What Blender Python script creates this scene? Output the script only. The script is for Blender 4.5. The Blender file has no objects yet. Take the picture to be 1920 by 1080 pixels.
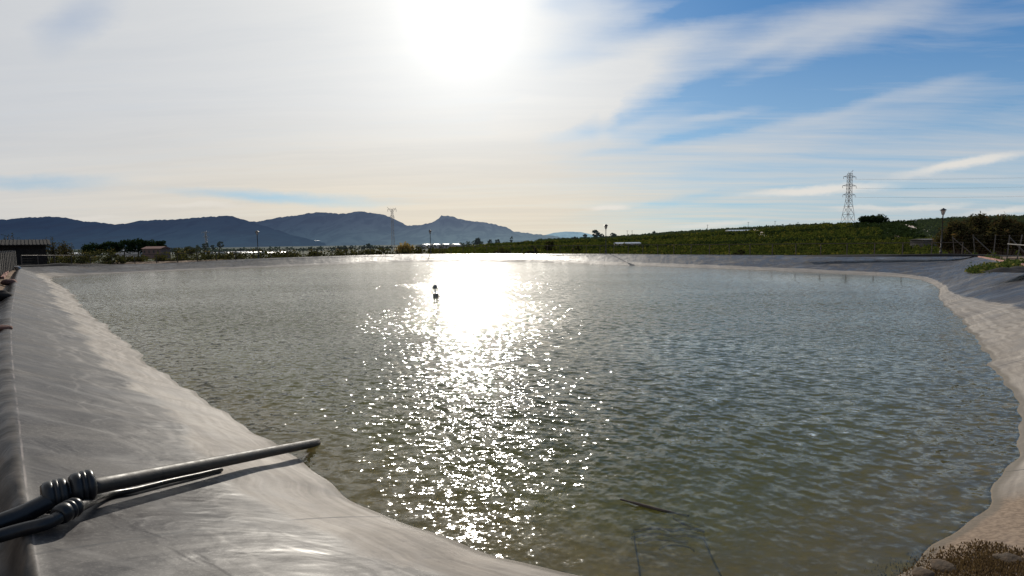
import bpy, math, random
import numpy as np
from mathutils import Vector, Matrix, noise
from mathutils.bvhtree import BVHTree
random.seed(7); rng = np.random.default_rng(7)
SC = bpy.context.scene; COL = SC.collection; R_ = math.radians
# ------------------------------------------------------------------ camera
F = 960.0; PITCH = R_(5.06); ROLL = R_(-0.77); EYE = 1.6; WZ = -1.05
cam = bpy.data.cameras.new("camera"); camo = bpy.data.objects.new("camera", cam); COL.objects.link(camo)
cam.sensor_width = 36; cam.lens = 18.0; cam.clip_end = 60000; cam.clip_start = 0.05
RM = (Matrix.Rotation(math.pi/2-PITCH, 3, 'X') @ Matrix.Rotation(ROLL, 3, 'Z'))
camo.matrix_world = Matrix.Translation((0, 0, EYE)) @ RM.to_4x4(); SC.camera = camo
O = Vector((0, 0, EYE))
def ray(x, y): return RM @ Vector(((x-960)/F, (540-y)/F, -1))
def onz(x, y, z): d = ray(x, y); return O + d*((z-EYE)/d.z)
def atY(x, y, Y): d = ray(x, y); return O + d*(Y/d.y)
def topix(p):
    q = RM.transposed() @ (Vector(p)-O); return 960-F*q.x/q.z, 540+F*q.y/q.z
SUND = Vector((-0.0768, 0.9157, 0.3944)).normalized()
# ------------------------------------------------------------------ node helper
class N:
    def __init__(s, tree): s.t = tree
    def n(s, typ, **kw):
        nd = s.t.nodes.new(typ)
        for k, v in kw.items(): setattr(nd, k, v)
        return nd
    def put(s, sock, v):
        if v is None: return
        if isinstance(v, bpy.types.NodeSocket): s.t.links.new(v, sock)
        else:
            if sock.type == 'RGBA' and not isinstance(v, (int, float)) and len(v) == 3: v = (*v, 1)
            if sock.type in ('RGBA',) and isinstance(v, (int, float)): v = (v, v, v, 1)
            sock.default_value = v
    def m(s, op, a, b=None, c=None, clamp=False):
        nd = s.n('ShaderNodeMath', operation=op, use_clamp=clamp)
        s.put(nd.inputs[0], a); s.put(nd.inputs[1], b); s.put(nd.inputs[2], c); return nd.outputs[0]
    def v(s, op, a, b=None):
        nd = s.n('ShaderNodeVectorMath', operation=op); s.put(nd.inputs[0], a); s.put(nd.inputs[1], b)
        return nd.outputs['Value'] if op in ('DOT_PRODUCT', 'LENGTH', 'DISTANCE') else nd.outputs[0]
    def xyz(s, v): nd = s.n('ShaderNodeSeparateXYZ'); s.put(nd.inputs[0], v); return nd.outputs
    def comb(s, x, y, z): 
        nd = s.n('ShaderNodeCombineXYZ'); s.put(nd.inputs[0], x); s.put(nd.inputs[1], y); s.put(nd.inputs[2], z); return nd.outputs[0]
    def noise(s, vec, scale, detail=4, rough=.55, dist=0, color=False):
        nd = s.n('ShaderNodeTexNoise'); s.put(nd.inputs['Vector'], vec); s.put(nd.inputs['Scale'], scale)
        s.put(nd.inputs['Detail'], detail); s.put(nd.inputs['Roughness'], rough); s.put(nd.inputs['Distortion'], dist)
        return nd.outputs['Color' if color else 'Fac']
    def vor(s, vec, scale, feature='F1'):
        nd = s.n('ShaderNodeTexVoronoi', feature=feature); s.put(nd.inputs['Vector'], vec); s.put(nd.inputs['Scale'], scale); return nd.outputs[0]
    def mix(s, f, a, b, mode='MIX'):
        nd = s.n('ShaderNodeMix', data_type='RGBA', blend_type=mode, clamp_factor=True)
        s.put(nd.inputs[0], f); s.put(nd.inputs[6], a); s.put(nd.inputs[7], b); return nd.outputs[2]
    def ss(s, v, a, b, o0=0., o1=1.):   # smooth ramp
        nd = s.n('ShaderNodeMapRange', interpolation_type='SMOOTHSTEP', clamp=True)
        s.put(nd.inputs[0], v)
        if a > b: a, b, o0, o1 = b, a, o1, o0
        s.put(nd.inputs[1], a); s.put(nd.inputs[2], b); s.put(nd.inputs[3], o0); s.put(nd.inputs[4], o1); return nd.outputs[0]
    def map(s, vec, scale=(1,1,1), rot=(0,0,0), loc=(0,0,0)):
        nd = s.n('ShaderNodeMapping'); s.put(nd.inputs[0], vec); nd.inputs[1].default_value = loc
        nd.inputs[2].default_value = rot; nd.inputs[3].default_value = scale; return nd.outputs[0]
    def bump(s, h, dist=.01, strength=1., normal=None):
        nd = s.n('ShaderNodeBump'); s.put(nd.inputs['Height'], h); nd.inputs['Distance'].default_value = dist
        nd.inputs['Strength'].default_value = strength
        if 'Filter Width' in nd.inputs: nd.inputs['Filter Width'].default_value = .05
        s.put(nd.inputs['Normal'], normal); return nd.outputs[0]
    @property
    def obj(s): return s.n('ShaderNodeTexCoord').outputs['Object']
    @property
    def pos(s): return s.n('ShaderNodeNewGeometry').outputs['Position']
    @property
    def uv(s): return s.n('ShaderNodeUVMap').outputs[0]
def newmat(name):
    m = bpy.data.materials.new(name); m.use_nodes = True; m.node_tree.nodes.clear(); return m, N(m.node_tree)
def out(n, shader, disp=None):
    o = n.n('ShaderNodeOutputMaterial'); n.t.links.new(shader, o.inputs[0])
def princ(n, col, rough=.6, metal=0., normal=None, spec=.5, trans=0, emis=None, estr=0):
    p = n.n('ShaderNodeBsdfPrincipled'); n.put(p.inputs['Base Color'], col); n.put(p.inputs['Roughness'], rough)
    n.put(p.inputs['Metallic'], metal); n.put(p.inputs['Normal'], normal); n.put(p.inputs['Specular IOR Level'], spec)
    if emis is not None: n.put(p.inputs['Emission Color'], emis); n.put(p.inputs['Emission Strength'], estr)
    return p.outputs[0]
def simple(name, c1, c2, scale=8., rough=.6, metal=0., bump=.004, spec=.5, detail=5):
    m, n = newmat(name); f = n.noise(n.obj, scale, detail, .6)
    f = n.ss(f, .3, .7)
    out(n, princ(n, n.mix(f, c1, c2), n.ss(f, 0, 1, rough-.08, rough+.08), metal, n.bump(n.noise(n.obj, scale*4, 3), bump), spec)); return m
def foliage(name, c1, c2, dry=None, transl=.35, clump=.5, haze=None, hz=0.):
    m, n = newmat(name)
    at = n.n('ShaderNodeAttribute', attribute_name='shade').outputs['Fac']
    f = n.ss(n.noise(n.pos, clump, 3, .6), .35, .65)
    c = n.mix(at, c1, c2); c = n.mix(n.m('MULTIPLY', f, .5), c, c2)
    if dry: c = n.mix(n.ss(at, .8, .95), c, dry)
    d = n.n('ShaderNodeBsdfDiffuse'); n.put(d.inputs[0], c)
    t = n.n('ShaderNodeBsdfTranslucent'); n.put(t.inputs[0], n.mix(.5, c, n.mix(1., c, (1.6, 1.5, .5), 'MULTIPLY')))
    mx = n.n('ShaderNodeMixShader'); mx.inputs[0].default_value = transl
    n.t.links.new(d.outputs[0], mx.inputs[1]); n.t.links.new(t.outputs[0], mx.inputs[2]); sh = mx.outputs[0]
    if haze:  # haze painted over the leaves as a faint glow
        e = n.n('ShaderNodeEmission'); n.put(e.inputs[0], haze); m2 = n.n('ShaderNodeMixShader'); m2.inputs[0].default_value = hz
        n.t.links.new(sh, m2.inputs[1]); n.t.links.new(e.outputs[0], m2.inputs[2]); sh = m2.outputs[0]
    out(n, sh); return m
# ------------------------------------------------------------------ mesh helper
def tagp(o, label=None, cat=None, group=None, kind=None):
    if label: o['label'] = label
    if cat: o['category'] = cat
    if group: o['group'] = group
    if kind: o['kind'] = kind
    return o
def empty(name, loc, label, cat, group=None, rz=0):
    o = bpy.data.objects.new(name, None); COL.objects.link(o); o.location = loc; o.rotation_euler = (0, 0, rz)
    o.empty_display_size = .2; return tagp(o, label, cat, group)
def mesh(name, V, Fc, mat, parent=None, smooth=False, loc=None):
    me = bpy.data.meshes.new(name)
    if isinstance(V, np.ndarray):
        Fc = np.asarray(Fc, dtype=np.int32); nf, k = Fc.shape
        me.vertices.add(len(V)); me.vertices.foreach_set('co', V.astype(np.float32).ravel())
        me.loops.add(nf*k); me.loops.foreach_set('vertex_index', Fc.ravel())
        me.polygons.add(nf); me.polygons.foreach_set('loop_start', np.arange(nf, dtype=np.int32)*k)
        me.update(calc_edges=True); me.validate()
    else:
        me.from_pydata([tuple(v) for v in V], [], Fc)
    me.materials.append(mat)
    if smooth: me.polygons.foreach_set('use_smooth', [True]*len(me.polygons))
    o = bpy.data.objects.new(name, me); COL.objects.link(o)
    if parent: o.parent = parent
    if loc is not None: o.location = loc
    return o
class MB:
    def __init__(s): s.V = []; s.F = []
    def box(s, c, size, rz=0., M=None):
        b = len(s.V); sx, sy, sz = [q/2 for q in size]
        rot = M if M else Matrix.Rotation(rz, 3, 'Z')
        for x in (-1, 1):
            for y in (-1, 1):
                for z in (-1, 1): s.V.append(Vector(c)+rot @ Vector((x*sx, y*sy, z*sz)))
        for f in ((0,1,3,2),(4,6,7,5),(0,4,5,1),(2,3,7,6),(0,2,6,4),(1,5,7,3)): s.F.append([b+i for i in f])
        return s
    def tube(s, pts, rad, seg=8, cap=True):
        pts = [Vector(p) for p in pts]; n = len(pts)
        if not hasattr(rad, '__len__'): rad = [rad]*n
        b = len(s.V); up = None
        for i, p in enumerate(pts):
            t = (pts[min(i+1, n-1)]-pts[max(i-1, 0)]).normalized()
            if up is None: up = Vector((0,0,1)) if abs(t.z) < .9 else Vector((1,0,0))
            x = t.cross(up).normalized(); up = x.cross(t).normalized()
            for k in range(seg):
                a = 2*math.pi*k/seg; s.V.append(p+(x*math.cos(a)+up*math.sin(a))*rad[i])
        for i in range(n-1):
            for k in range(seg):
                a0 = b+i*seg+k; a1 = b+i*seg+(k+1) % seg; s.F.append([a0, a1, a1+seg, a0+seg])
        if cap: s.F.append([b+k for k in range(seg)][::-1]); s.F.append([b+(n-1)*seg+k for k in range(seg)])
        return s
    def lathe(s, prof, seg=16, c=(0,0,0), M=None):
        b = len(s.V); n = len(prof); M = M or Matrix.Identity(3)
        for r, z in prof:
            for k in range(seg):
                a = 2*math.pi*k/seg; s.V.append(Vector(c)+M @ Vector((r*math.cos(a), r*math.sin(a), z)))
        for i in range(n-1):
            for k in range(seg):
                a0 = b+i*seg+k; a1 = b+i*seg+(k+1) % seg; s.F.append([a0, a1, a1+seg, a0+seg])
        s.F.append([b+k for k in range(seg)][::-1]); s.F.append([b+(n-1)*seg+k for k in range(seg)])
        return s
    def build(s, name, mat, parent=None, smooth=False, loc=None): return mesh(name, s.V, s.F, mat, parent, smooth, loc)
def leaves(name, C, size, mat, parent=None, aspect=1.6, up=0., shade=None, loc=None):
    """C (n,3) leaf centres -> one quad each, random orientation"""
    n = len(C); a = rng.normal(size=(n, 3)); a[:, 2] += up; a /= np.linalg.norm(a, axis=1)[:, None]
    b = rng.normal(size=(n, 3)); b -= (b*a).sum(1)[:, None]*a; b /= np.linalg.norm(b, axis=1)[:, None]
    sz = (size*rng.uniform(.6, 1.4, n))[:, None]; A = a*sz*aspect*.5; B = b*sz*.5
    V = np.stack([C-A, C+B*.9, C+A, C-B*.9], 1).reshape(-1, 3); Fc = np.arange(4*n).reshape(n, 4)
    o = mesh(name, V, Fc, mat, parent, loc=loc)
    sh = rng.random(n) if shade is None else np.clip(shade, 0, 1)
    at = o.data.attributes.new('shade', 'FLOAT', 'POINT'); at.data.foreach_set('value', np.repeat(sh, 4).astype(np.float32))
    return o
def clumpy(w, d, h, n, nclump, cr, base=0.):
    """leaf centres gathered in clumps inside an ellipsoid, plus shade (lighter at top/outside)"""
    cs = []
    while len(cs) < nclump:
        p = rng.uniform(-1, 1, 3)
        if .25 < np.dot(p, p) < 1: cs.append(p)
    cs = np.array(cs)*[w/2*.85, d/2*.85, h/2*.85]+[0, 0, base+h/2]
    idx = rng.integers(0, nclump, n); rr = rng.normal(size=(n, 3)); rr /= np.linalg.norm(rr, axis=1)[:, None]
    rad = cr*(rng.random(n)**.4)[:, None]*rng.uniform(.6, 1.2, nclump)[idx][:, None]
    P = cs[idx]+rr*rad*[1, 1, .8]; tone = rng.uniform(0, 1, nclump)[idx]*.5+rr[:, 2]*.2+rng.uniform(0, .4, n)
    P[:, 2] = np.maximum(P[:, 2], .03)
    return P, tone
# ------------------------------------------------------------------ world sky
world = bpy.data.worlds.new("World"); SC.world = world; world.use_nodes = True
wt = world.node_tree; wt.nodes.clear(); n = N(wt)
D = n.n('ShaderNodeTexCoord').outputs['Generated']; D = n.v('NORMALIZE', D)
dx, dy, dz = n.xyz(D)
sky = n.n('ShaderNodeTexSky', sky_type='NISHITA', sun_disc=False, sun_elevation=R_(23.2), sun_rotation=R_(-4.8), air_density=1.0, dust_density=.6, ozone_density=2.)
dzc = n.m('MAXIMUM', dz, 0.)
ady = n.m('MAXIMUM', n.m('ABSOLUTE', dy), .04)
sx = n.m('DIVIDE', dx, ady); sy = n.m('DIVIDE', dz, ady)     # world tangent-plane coordinates about +Y
def SP(x, y):
    d = ray(x, y); return d.x/d.y, d.z/d.y
# cloud plane
den = n.m('ADD', dzc, .06)
px_ = n.m('DIVIDE', dx, den); py_ = n.m('DIVIDE', dy, den)
cp = n.comb(px_, py_, 0.)
warp = n.v('SCALE', n.v('SUBTRACT', n.noise(cp, .35, 3, .5, color=True), (.5, .5, .5)), None)
wt.nodes[-1]
warp.node.inputs['Scale'].default_value = 1.1
cpw = n.v('ADD', cp, warp)
th = R_(35)   # streak direction ~ azimuth -60 deg  => angle from +X axis 150 deg
streak = n.noise(n.map(cpw, rot=(0, 0, R_(-158)), scale=(.16, 1.35, 1)), 1., 10, .68)
streak2 = n.noise(n.map(n.v('ADD', cp, (7, 3, 0)), rot=(0, 0, R_(-150)), scale=(.5, 3.2, 1)), 1., 6, .6)
soft = n.noise(n.map(cp, scale=(.22, .3, 1)), 1., 4, .5)
# image-like warped coordinates for placed features
sw = n.noise(n.comb(n.m('MULTIPLY', sx, 2.2), n.m('MULTIPLY', sy, 5.), 0.), 1.5, 6, .65, color=True)
swx, swy, _ = n.xyz(sw)
wx = n.m('ADD', sx, n.m('MULTIPLY', n.m('SUBTRACT', swx, .5), .15)); wy = n.m('ADD', sy, n.m('MULTIPLY', n.m('SUBTRACT', swy, .5), .05))
def blob(x, y, rx, ry, ang=0., soft_=1.):
    cx, cy = SP(x, y); rx /= F; ry /= F; a = R_(ang)
    ex = n.m('SUBTRACT', wx, cx); ey = n.m('SUBTRACT', wy, cy)
    u = n.m('DIVIDE', n.m('ADD', n.m('MULTIPLY', ex, math.cos(a)), n.m('MULTIPLY', ey, math.sin(a))), rx)
    v = n.m('DIVIDE', n.m('SUBTRACT', n.m('MULTIPLY', ey, math.cos(a)), n.m('MULTIPLY', ex, math.sin(a))), ry)
    r = n.m('SQRT', n.m('ADD', n.m('MULTIPLY', u, u), n.m('MULTIPLY', v, v)))
    return n.ss(r, 1., 1.-soft_)
# veil coverage: full on the left, open blue at upper right
bx = n.m('ADD', wx, n.m('MULTIPLY', soft, .15))
blue = n.ss(bx, .08, .48)
lowv = n.ss(wy, .34, .08)                       # thin milky veil toward the horizon
cov = n.m('SUBTRACT', 1., n.m('MULTIPLY', blue, n.m('SUBTRACT', .98, n.m('MULTIPLY', lowv, .50))))
sd = n.m('ADD', n.m('MULTIPLY', n.m('SUBTRACT', streak, .5), 2.3), n.m('MULTIPLY', n.m('SUBTRACT', streak2, .5), 1.15))
dens = n.m('ADD', cov, n.m('MULTIPLY', sd, n.ss(blue, 0., 1., .25, .75)))
for (b, a) in ((blob(1180, 130, 300, 75, 24), .75), (blob(1500, 75, 480, 62, 17), .62), (blob(1560, 235, 520, 50, 12), .30), (blob(1650, 190, 420, 22, 13), .25),
               (blob(1340, 215, 130, 14, 8), .35), (blob(1135, 215, 30, 70, -12), .3), (blob(1250, 12, 160, 20, 12), .3)):
    dens = n.m('ADD', dens, n.m('MULTIPLY', b, a))
for (b, a) in ((blob(1290, 20, 240, 40, 10), .5), (blob(1120, 238, 120, 22, 14), .32), (blob(1360, 140, 280, 26, 22), .35), (blob(60, 342, 220, 22, -2), .55), (blob(520, 368, 330, 17, -4), .75),
               (blob(1250, 262, 260, 14, 10), .3), (blob(1300, 372, 260, 12, 6), .3), (blob(140, 40, 130, 60, 30), .3), (blob(1050, 10, 60, 30, 0), .2)):
    dens = n.m('SUBTRACT', dens, n.m('MULTIPLY', b, a))
dens = n.m('ADD', dens, n.ss(sy, .55, 1., 0., .25))  # extra overhead cloud, out of view, added to grey the water's reflections
dens = n.m('MULTIPLY', dens, 1., clamp=True)
cosS = n.v('DOT_PRODUCT', D, tuple(SUND))
ang = n.m('ARCCOSINE', n.m('MINIMUM', cosS, .99999))
hz_ = n.ss(sy, .0, .30)
# cloud radiance
nearS = n.m('EXPONENT', n.m('MULTIPLY', ang, -2.0))
ccol = n.mix(n.m('MULTIPLY', nearS, 1.), (.565, .585, .62), (.90, .89, .85))
ccol = n.mix(n.m('MULTIPLY', n.m('SUBTRACT', 1., hz_), n.ss(ang, 1.0, .35, .15, .75)), ccol, (.84, .715, .52))
ccol = n.mix(n.ss(n.m('ADD', n.m('MULTIPLY', streak, .55), n.m('MULTIPLY', soft, .45)), .36, .62, 0., .60), ccol, n.mix(1., ccol, (.80, .84, .90), 'MULTIPLY'))
ccol = n.mix(n.ss(dz, .45, .95, 0., .45), ccol, (.16, .20, .27))  # unseen overhead sky darkened so the near water reflects less
# blue part: Nishita tinted deeper
bcol = n.mix(1., sky.outputs[0], (.034, .066, .098), 'MULTIPLY')
bcol = n.mix(.72, bcol, n.mix(n.ss(sy, .05, .5), (.34, .50, .63), (.065, .205, .45)))
# small bright low clouds
col = n.mix(dens, bcol, ccol)
for x, y, rx, ry, a, s in ((1530, 356, 190, 13, 4, .85), (1810, 309, 170, 13, 9, .85), (1135, 384, 50, 8, 2, .8), (1340, 420, 130, 9, 3, .5), (1740, 384, 110, 8, 3, .5), (1880, 392, 110, 10, 4, .6), (1620, 388, 90, 8, 2, .5), (380, 385, 130, 7, 0, .4), (160, 402, 120, 6, 0, .3)):
    col = n.mix(n.m('MULTIPLY', blob(x, y, rx, ry, a, .8), s), col, (.80, .76, .70))
glow = n.m('ADD', n.m('MULTIPLY', n.m('EXPONENT', n.m('MULTIPLY', n.m('MULTIPLY', ang, ang), -190.)), .2),
           n.m('MULTIPLY', n.m('EXPONENT', n.m('MULTIPLY', ang, -7.)), .45))
gl = n.mix(1., n.comb(glow, glow, glow), (1., .98, .94), 'MULTIPLY')
col = n.mix(1., col, gl, 'ADD')
# below the horizon: dim ground colour
col = n.mix(n.ss(dz, -.03, -.002), (.08, .075, .06), col)
bg = n.n('ShaderNodeBackground'); bg.inputs[1].default_value = .1
n.put(bg.inputs[0], n.mix(1., col, (10, 10, 10), 'MULTIPLY'))
wo = n.n('ShaderNodeOutputWorld'); wt.links.new(bg.outputs[0], wo.inputs[0])
sl = bpy.data.lights.new("sun", 'SUN'); sl.energy = 4.8; sl.angle = R_(.6); sl.color = (1., .93, .82)
so = bpy.data.objects.new("sun", sl); COL.objects.link(so); so.rotation_euler = SUND.to_track_quat('Z', 'Y').to_euler()
SC.view_settings.view_transform = 'Standard'; SC.view_settings.look = 'None'; SC.view_settings.exposure = 0
SC.cycles.max_bounces = 6; SC.cycles.transparent_max_bounces = 8; SC.cycles.sample_clamp_indirect = 4.; SC.cycles.sample_clamp_direct = 0.
# ------------------------------------------------------------------ reservoir contour: (water point, rim point)
def w(x, y): p = onz(x, y, WZ); return (p.x, p.y)
def rr(x, y, Y): p = atY(x, y, Y); return (p.x, p.y, p.z)
PAIRS = [((1.6, 3.62), (0., .5, 0)), (w(1100,1080), (-1.2,1.25,0)), (w(1000,1058), (-1.85,1.92,0)), (w(850,1015), (-2.42,2.46,0)), (w(700,955), (-3.17,3.2,0)),
 (w(600,895), (-3.95,3.98,0)), (w(510,830), (-5.0,5.04,0)), (w(400,760), (-6.9,6.95,0)), (w(290,690), (-9.75,9.85,0)), (w(240,645), (-12.7,12.9,0)),
 (w(160,582), (-20.5,21.1,0)), (w(128,546), (-30.2,31.3,0)), (w(96,526), (-40.5,42.3,-.02)), (w(112,518.5), (-46.5,49.,-.08)), (w(200,513.5), rr(170,497,58)),
 (w(300,509), rr(300,494,62.5)), (w(483,502), rr(480,485,67.5)), ((-24.2,70.), (-26.,74.6,0)), (w(740,491.5), (-18.4,81.8,0)), (w(870,491), (-7.6,79.2,0)), (w(1000,492), (3.2,72.6,0)),
 (w(1136,496), (12.6,64.6,0)), (w(1300,502), (20.3,56.1,0)), (w(1500,510), (28.2,49.3,0)), (w(1600,514.5), (33.2,46.2,0)), (w(1700,521), (37.8,44.0,0)),
 (w(1755,537), (36.2,40.,0)), (w(1762,562), (27.,27.2,0)), (w(1800,598), (19.,16.6,0)), (w(1872,700), (11.6,8.2,0)), (w(1912,775), (9.7,5.9,0)),
 (w(1905,850), (8.,4.3,0)), (w(1850,940), (6.5,2.9,0)), (w(1750,1022), (4.8,1.6,0)), (w(1690,1075), (3.3,.7,0)), ((2.4,3.55), (1.6,.3,0))]
A = np.array([[a[0], a[1], b[0], b[1], b[2]] for a, b in PAIRS]); n0 = len(A)
def catmull(A, per):
    outp = []
    for i in range(len(A)):
        p0, p1, p2, p3 = A[i-1], A[i], A[(i+1) % len(A)], A[(i+2) % len(A)]
        d0, d1, d2 = [max(np.linalg.norm(b[:2]-a[:2]), .05)**.5 for a, b in ((p0, p1), (p1, p2), (p2, p3))]
        m1 = (p2-p1)+d1*((p1-p0)/d0-(p2-p0)/(d0+d1)); m2 = (p2-p1)+d1*((p3-p2)/d2-(p3-p1)/(d1+d2))
        k = per(p1, p2)
        for j in range(k):
            t = j/k; outp.append((2*t**3-3*t*t+1)*p1+(t**3-2*t*t+t)*m1+(-2*t**3+3*t*t)*p2+(t**3-t*t)*m2)
    return np.array(outp)
def per(a, b):
    L = np.linalg.norm(b[:2]-a[:2]); dist = min(np.hypot(a[0], a[1]), np.hypot(b[0], b[1])); return max(6, int(L/(.012*dist+.02)))
K = catmull(A, per); NS = len(K)
Wp = K[:, :2].copy(); Rp = K[:, 2:4].copy(); Rz = K[:, 4].copy()
seg = np.linalg.norm(np.roll(Wp, -1, 0)-Wp, axis=1); S = np.concatenate([[0], np.cumsum(seg)[:-1]]); LTOT = seg.sum()
# small natural wobble of the waterline (folds in the liner)
def wob(s, k, seed):
    r = np.random.default_rng(seed); y = np.zeros_like(s)
    for lam in k:
        m_ = max(1, round(LTOT/lam)); y += np.sin(2*np.pi*m_*s/LTOT+r.uniform(0, 6.28))
    return y/len(k)
inw = Rp-Wp; bl = np.linalg.norm(inw, axis=1); inw /= bl[:, None]
amp = .018+.0040*np.hypot(Wp[:, 0], Wp[:, 1])
Wp += inw*(amp*wob(S, [3.1, 1.7, 5.3, 2.3, .9], 3))[:, None]*1.6
inw = Rp-Wp; bl = np.linalg.norm(inw, axis=1); inw /= bl[:, None]
CEN = np.array([0., 38.])
# bank mesh: rows from the deep floor up to the rim and over it
rows = []    # (pos array, v coordinate)
def ripple(s, v, fr=1.):
    return (wob(s, [1.3, 2.9, .8, 1.9], 11)*.010+wob(s+v*.9, [4.1, 2.2, 3.3], 12)*.014)*fr
ks = list(-np.array([30., 22., 16., 12., 9., 7., 5.5, 4.4, 3.5, 2.8, 2.2, 1.7, 1.3, 1., .75, .55, .4, .28, .18, .1, .04]))
ups = list(np.linspace(0, 1, 46))
inward = CEN-Wp; dc = np.linalg.norm(inward, axis=1); inward /= dc[:, None]
for k in ks:
    d = -k; dd = np.minimum(d, dc*.92)
    Pt = Wp+inward*dd[:, None]; ds = np.full(NS, 1e9)
    for q0 in range(0, NS, 400): ds = np.minimum(ds, np.hypot(Pt[:, None, 0]-Wp[None, q0:q0+400, 0], Pt[:, None, 1]-Wp[None, q0:q0+400, 1]).min(1))
    z = WZ-np.minimum(ds*.33, 3.6)-.012*np.minimum(1, ds*8)+.02*wob(S, [2.2, 3.7], 5)*np.clip(ds-.5, 0, 1)
    rows.append((Pt, z, -ds))
slopeL = bl
for u in ups:
    Pt = Wp+(Rp-Wp)*u; prof = u+.035*math.sin(math.pi*u)     # slightly convex at the crest
    z = WZ+(Rz-WZ)*prof+ripple(S, u*slopeL, min(1, u*6)*(.4+.6*(1-u)))+0.0
    rows.append((Pt, z, u*slopeL))
for d, dzv in ((.04, .012), (.1, .01), (.18, -.03), (.26, -.09), (.34, -.15), (.45, -.17), (.6, -.19)):
    rows.append((Rp+inw*(d*np.clip(np.hypot(Rp[:, 0], Rp[:, 1])/6.-.32, .14, 1.))[:, None], Rz+dzv+.04*wob(S, [.9, 1.4, .5], 21)*(d > .15), slopeL+d))
NR = len(rows)
V = np.concatenate([np.column_stack([p, z]) for p, z, v in rows])
UVv = np.concatenate([v for p, z, v in rows]); UVs = np.concatenate([S for _ in rows]); RIMV = np.concatenate([slopeL-v for p, z, v in rows])
ii = np.arange(NS); jj = np.arange(NR-1)
I, J = np.meshgrid(ii, jj); I2 = (I+1) % NS
Fc = np.stack([J*NS+I, J*NS+I2, (J+1)*NS+I2, (J+1)*NS+I], -1).reshape(-1, 4)
# liner material
mL, n = newmat("liner_sheet")
uu, vv, _z = n.xyz(n.uv); P = n.pos
big = n.noise(P, .55, 5, .6, 1.2); med = n.noise(P, 2.3, 6, .62); fine = n.noise(P, 28., 4, .6)
sn = n.noise(n.comb(n.m('MULTIPLY', uu, .35), 0., 0.), 1., 5, .6)
lim = n.m('ADD', n.ss(uu, LTOT*.45, LTOT*.75, .15, .75), n.m('MULTIPLY', sn, 1.7))                 # top of the pale silt band above the water
hi = n.m('ADD', lim, .25)
vb = n.m('ADD', vv, n.m('MULTIPLY', n.m('SUBTRACT', med, .5), .35))
band = n.ss(n.m('SUBTRACT', vb, lim), .12, -.10)
grey = n.mix(n.ss(big, .3, .7), (.021, .019, .021), (.050, .045, .042))
grey = n.mix(n.ss(med, .45, .75, 0, .6), grey, (.088, .080, .073))
drag = n.noise(n.comb(n.m('MULTIPLY', uu, 1.6), n.m('MULTIPLY', vv, .35), 3.), 1.5, 5, .65)  # streaks running down the slope
grey = n.mix(n.ss(drag, .5, .72, 0, .55), grey, (.105, .097, .088))
grey = n.mix(n.ss(n.noise(P, .35, 3), .60, .72, 0, .35), grey, (.13, .09, .055))
silt = n.mix(n.ss(med, .3, .7), (.30, .262, .22), (.20, .175, .148))
lay = n.noise(n.comb(n.m('MULTIPLY', uu, .25), n.m('MULTIPLY', n.m('ADD', vv, n.m('MULTIPLY', sn, .8)), 7.), 0.), 1., 5, .65)
silt = n.mix(n.ss(lay, .42, .66, 0., .6), silt, (.13, .112, .092)); silt = n.mix(n.ss(lay, .5, .36, 0., .5), silt, (.33, .30, .26))
c = n.mix(n.m('MULTIPLY', band, .88), grey, silt)
c = n.mix(n.ss(n.noise(P, 55., 3, .7), .5, .72, 0., .35), c, (.22, .20, .18)); c = n.mix(n.ss(n.noise(P, 17., 5, .7), .55, .75, 0., .4), c, (.03, .027, .026))
def tide(off, amp, sc, w_, st, c, colr=(.21, .19, .17)):
    f = n.m('ADD', off, n.m('MULTIPLY', n.noise(n.comb(n.m('MULTIPLY', uu, sc), off*7, 0.), 1., 5, .55), amp))
    d = n.m('ABSOLUTE', n.m('SUBTRACT', vv, f)); br = n.ss(n.noise(P, 1.1, 3), .38, .55)
    return n.mix(n.m('MULTIPLY', n.ss(d, w_, 0.), n.m('MULTIPLY', br, st)), c, colr)
c = tide(.55, 1.7, .42, .07, .45, c); c = tide(.35, 1.8, .42, .03, .4, c); c = tide(.95, 1.6, .3, .03, .35, c); c = tide(.1, 1.3, .7, .10, .4, c); c = tide(.7, 1.6, .5, .12, .25, c); c = tide(.2, 1.5, .55, .02, .4, c)
# seams of the welded sheets
sm = n.m('ABSOLUTE', n.m('SUBTRACT', n.m('FRACT', n.m('DIVIDE', n.m('ADD', uu, n.m('MULTIPLY', vv, .25)), 6.2)), .5))
c = n.mix(n.ss(sm, .0028, .0012, 0, .8), c, (.03, .03, .032))
md = n.v('DISTANCE', P, (4.2, 3.6, -1.)); mdn = n.m('ADD', md, n.m('MULTIPLY', n.m('SUBTRACT', med, .5), 1.4))
c = n.mix(n.ss(mdn, 2.1, 1.2, 0, .9), c, n.mix(n.ss(fine, .35, .65), (.10, .066, .042), (.19, .135, .09)))
dryv = n.ss(vv, 0., .1)
shadow_blot = n.noise(n.map(P, rot=(0, 0, R_(35)), scale=(.5, 1.6, 1)), .9, 4, .5, .8); c = n.mix(n.m('MULTIPLY', n.ss(shadow_blot, .52, .66, 0, .55), n.m('SUBTRACT', 1., n.m('MULTIPLY', band, .75))), c, (.022, .022, .026))  # oblique shadow streaks painted in as dark patches
sheen_blot = n.noise(n.map(n.v('ADD', P, (3, 9, 0)), rot=(0, 0, R_(-40)), scale=(.45, 1.9, 1)), .8, 5, .5, 1.); c = n.mix(n.m('MULTIPLY', n.ss(sheen_blot, .52, .70, 0, .5), dryv), c, (.17, .158, .145))  # soft diagonal highlights painted on as lighter bands
wet = n.m('MULTIPLY', n.ss(n.m('ADD', vv, n.m('MULTIPLY', n.m('SUBTRACT', med, .5), .12)), .12, .05), n.ss(vv, -.05, .0))
c = n.mix(n.m('MULTIPLY', wet, .7), c, (.085, .072, .055))
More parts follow.
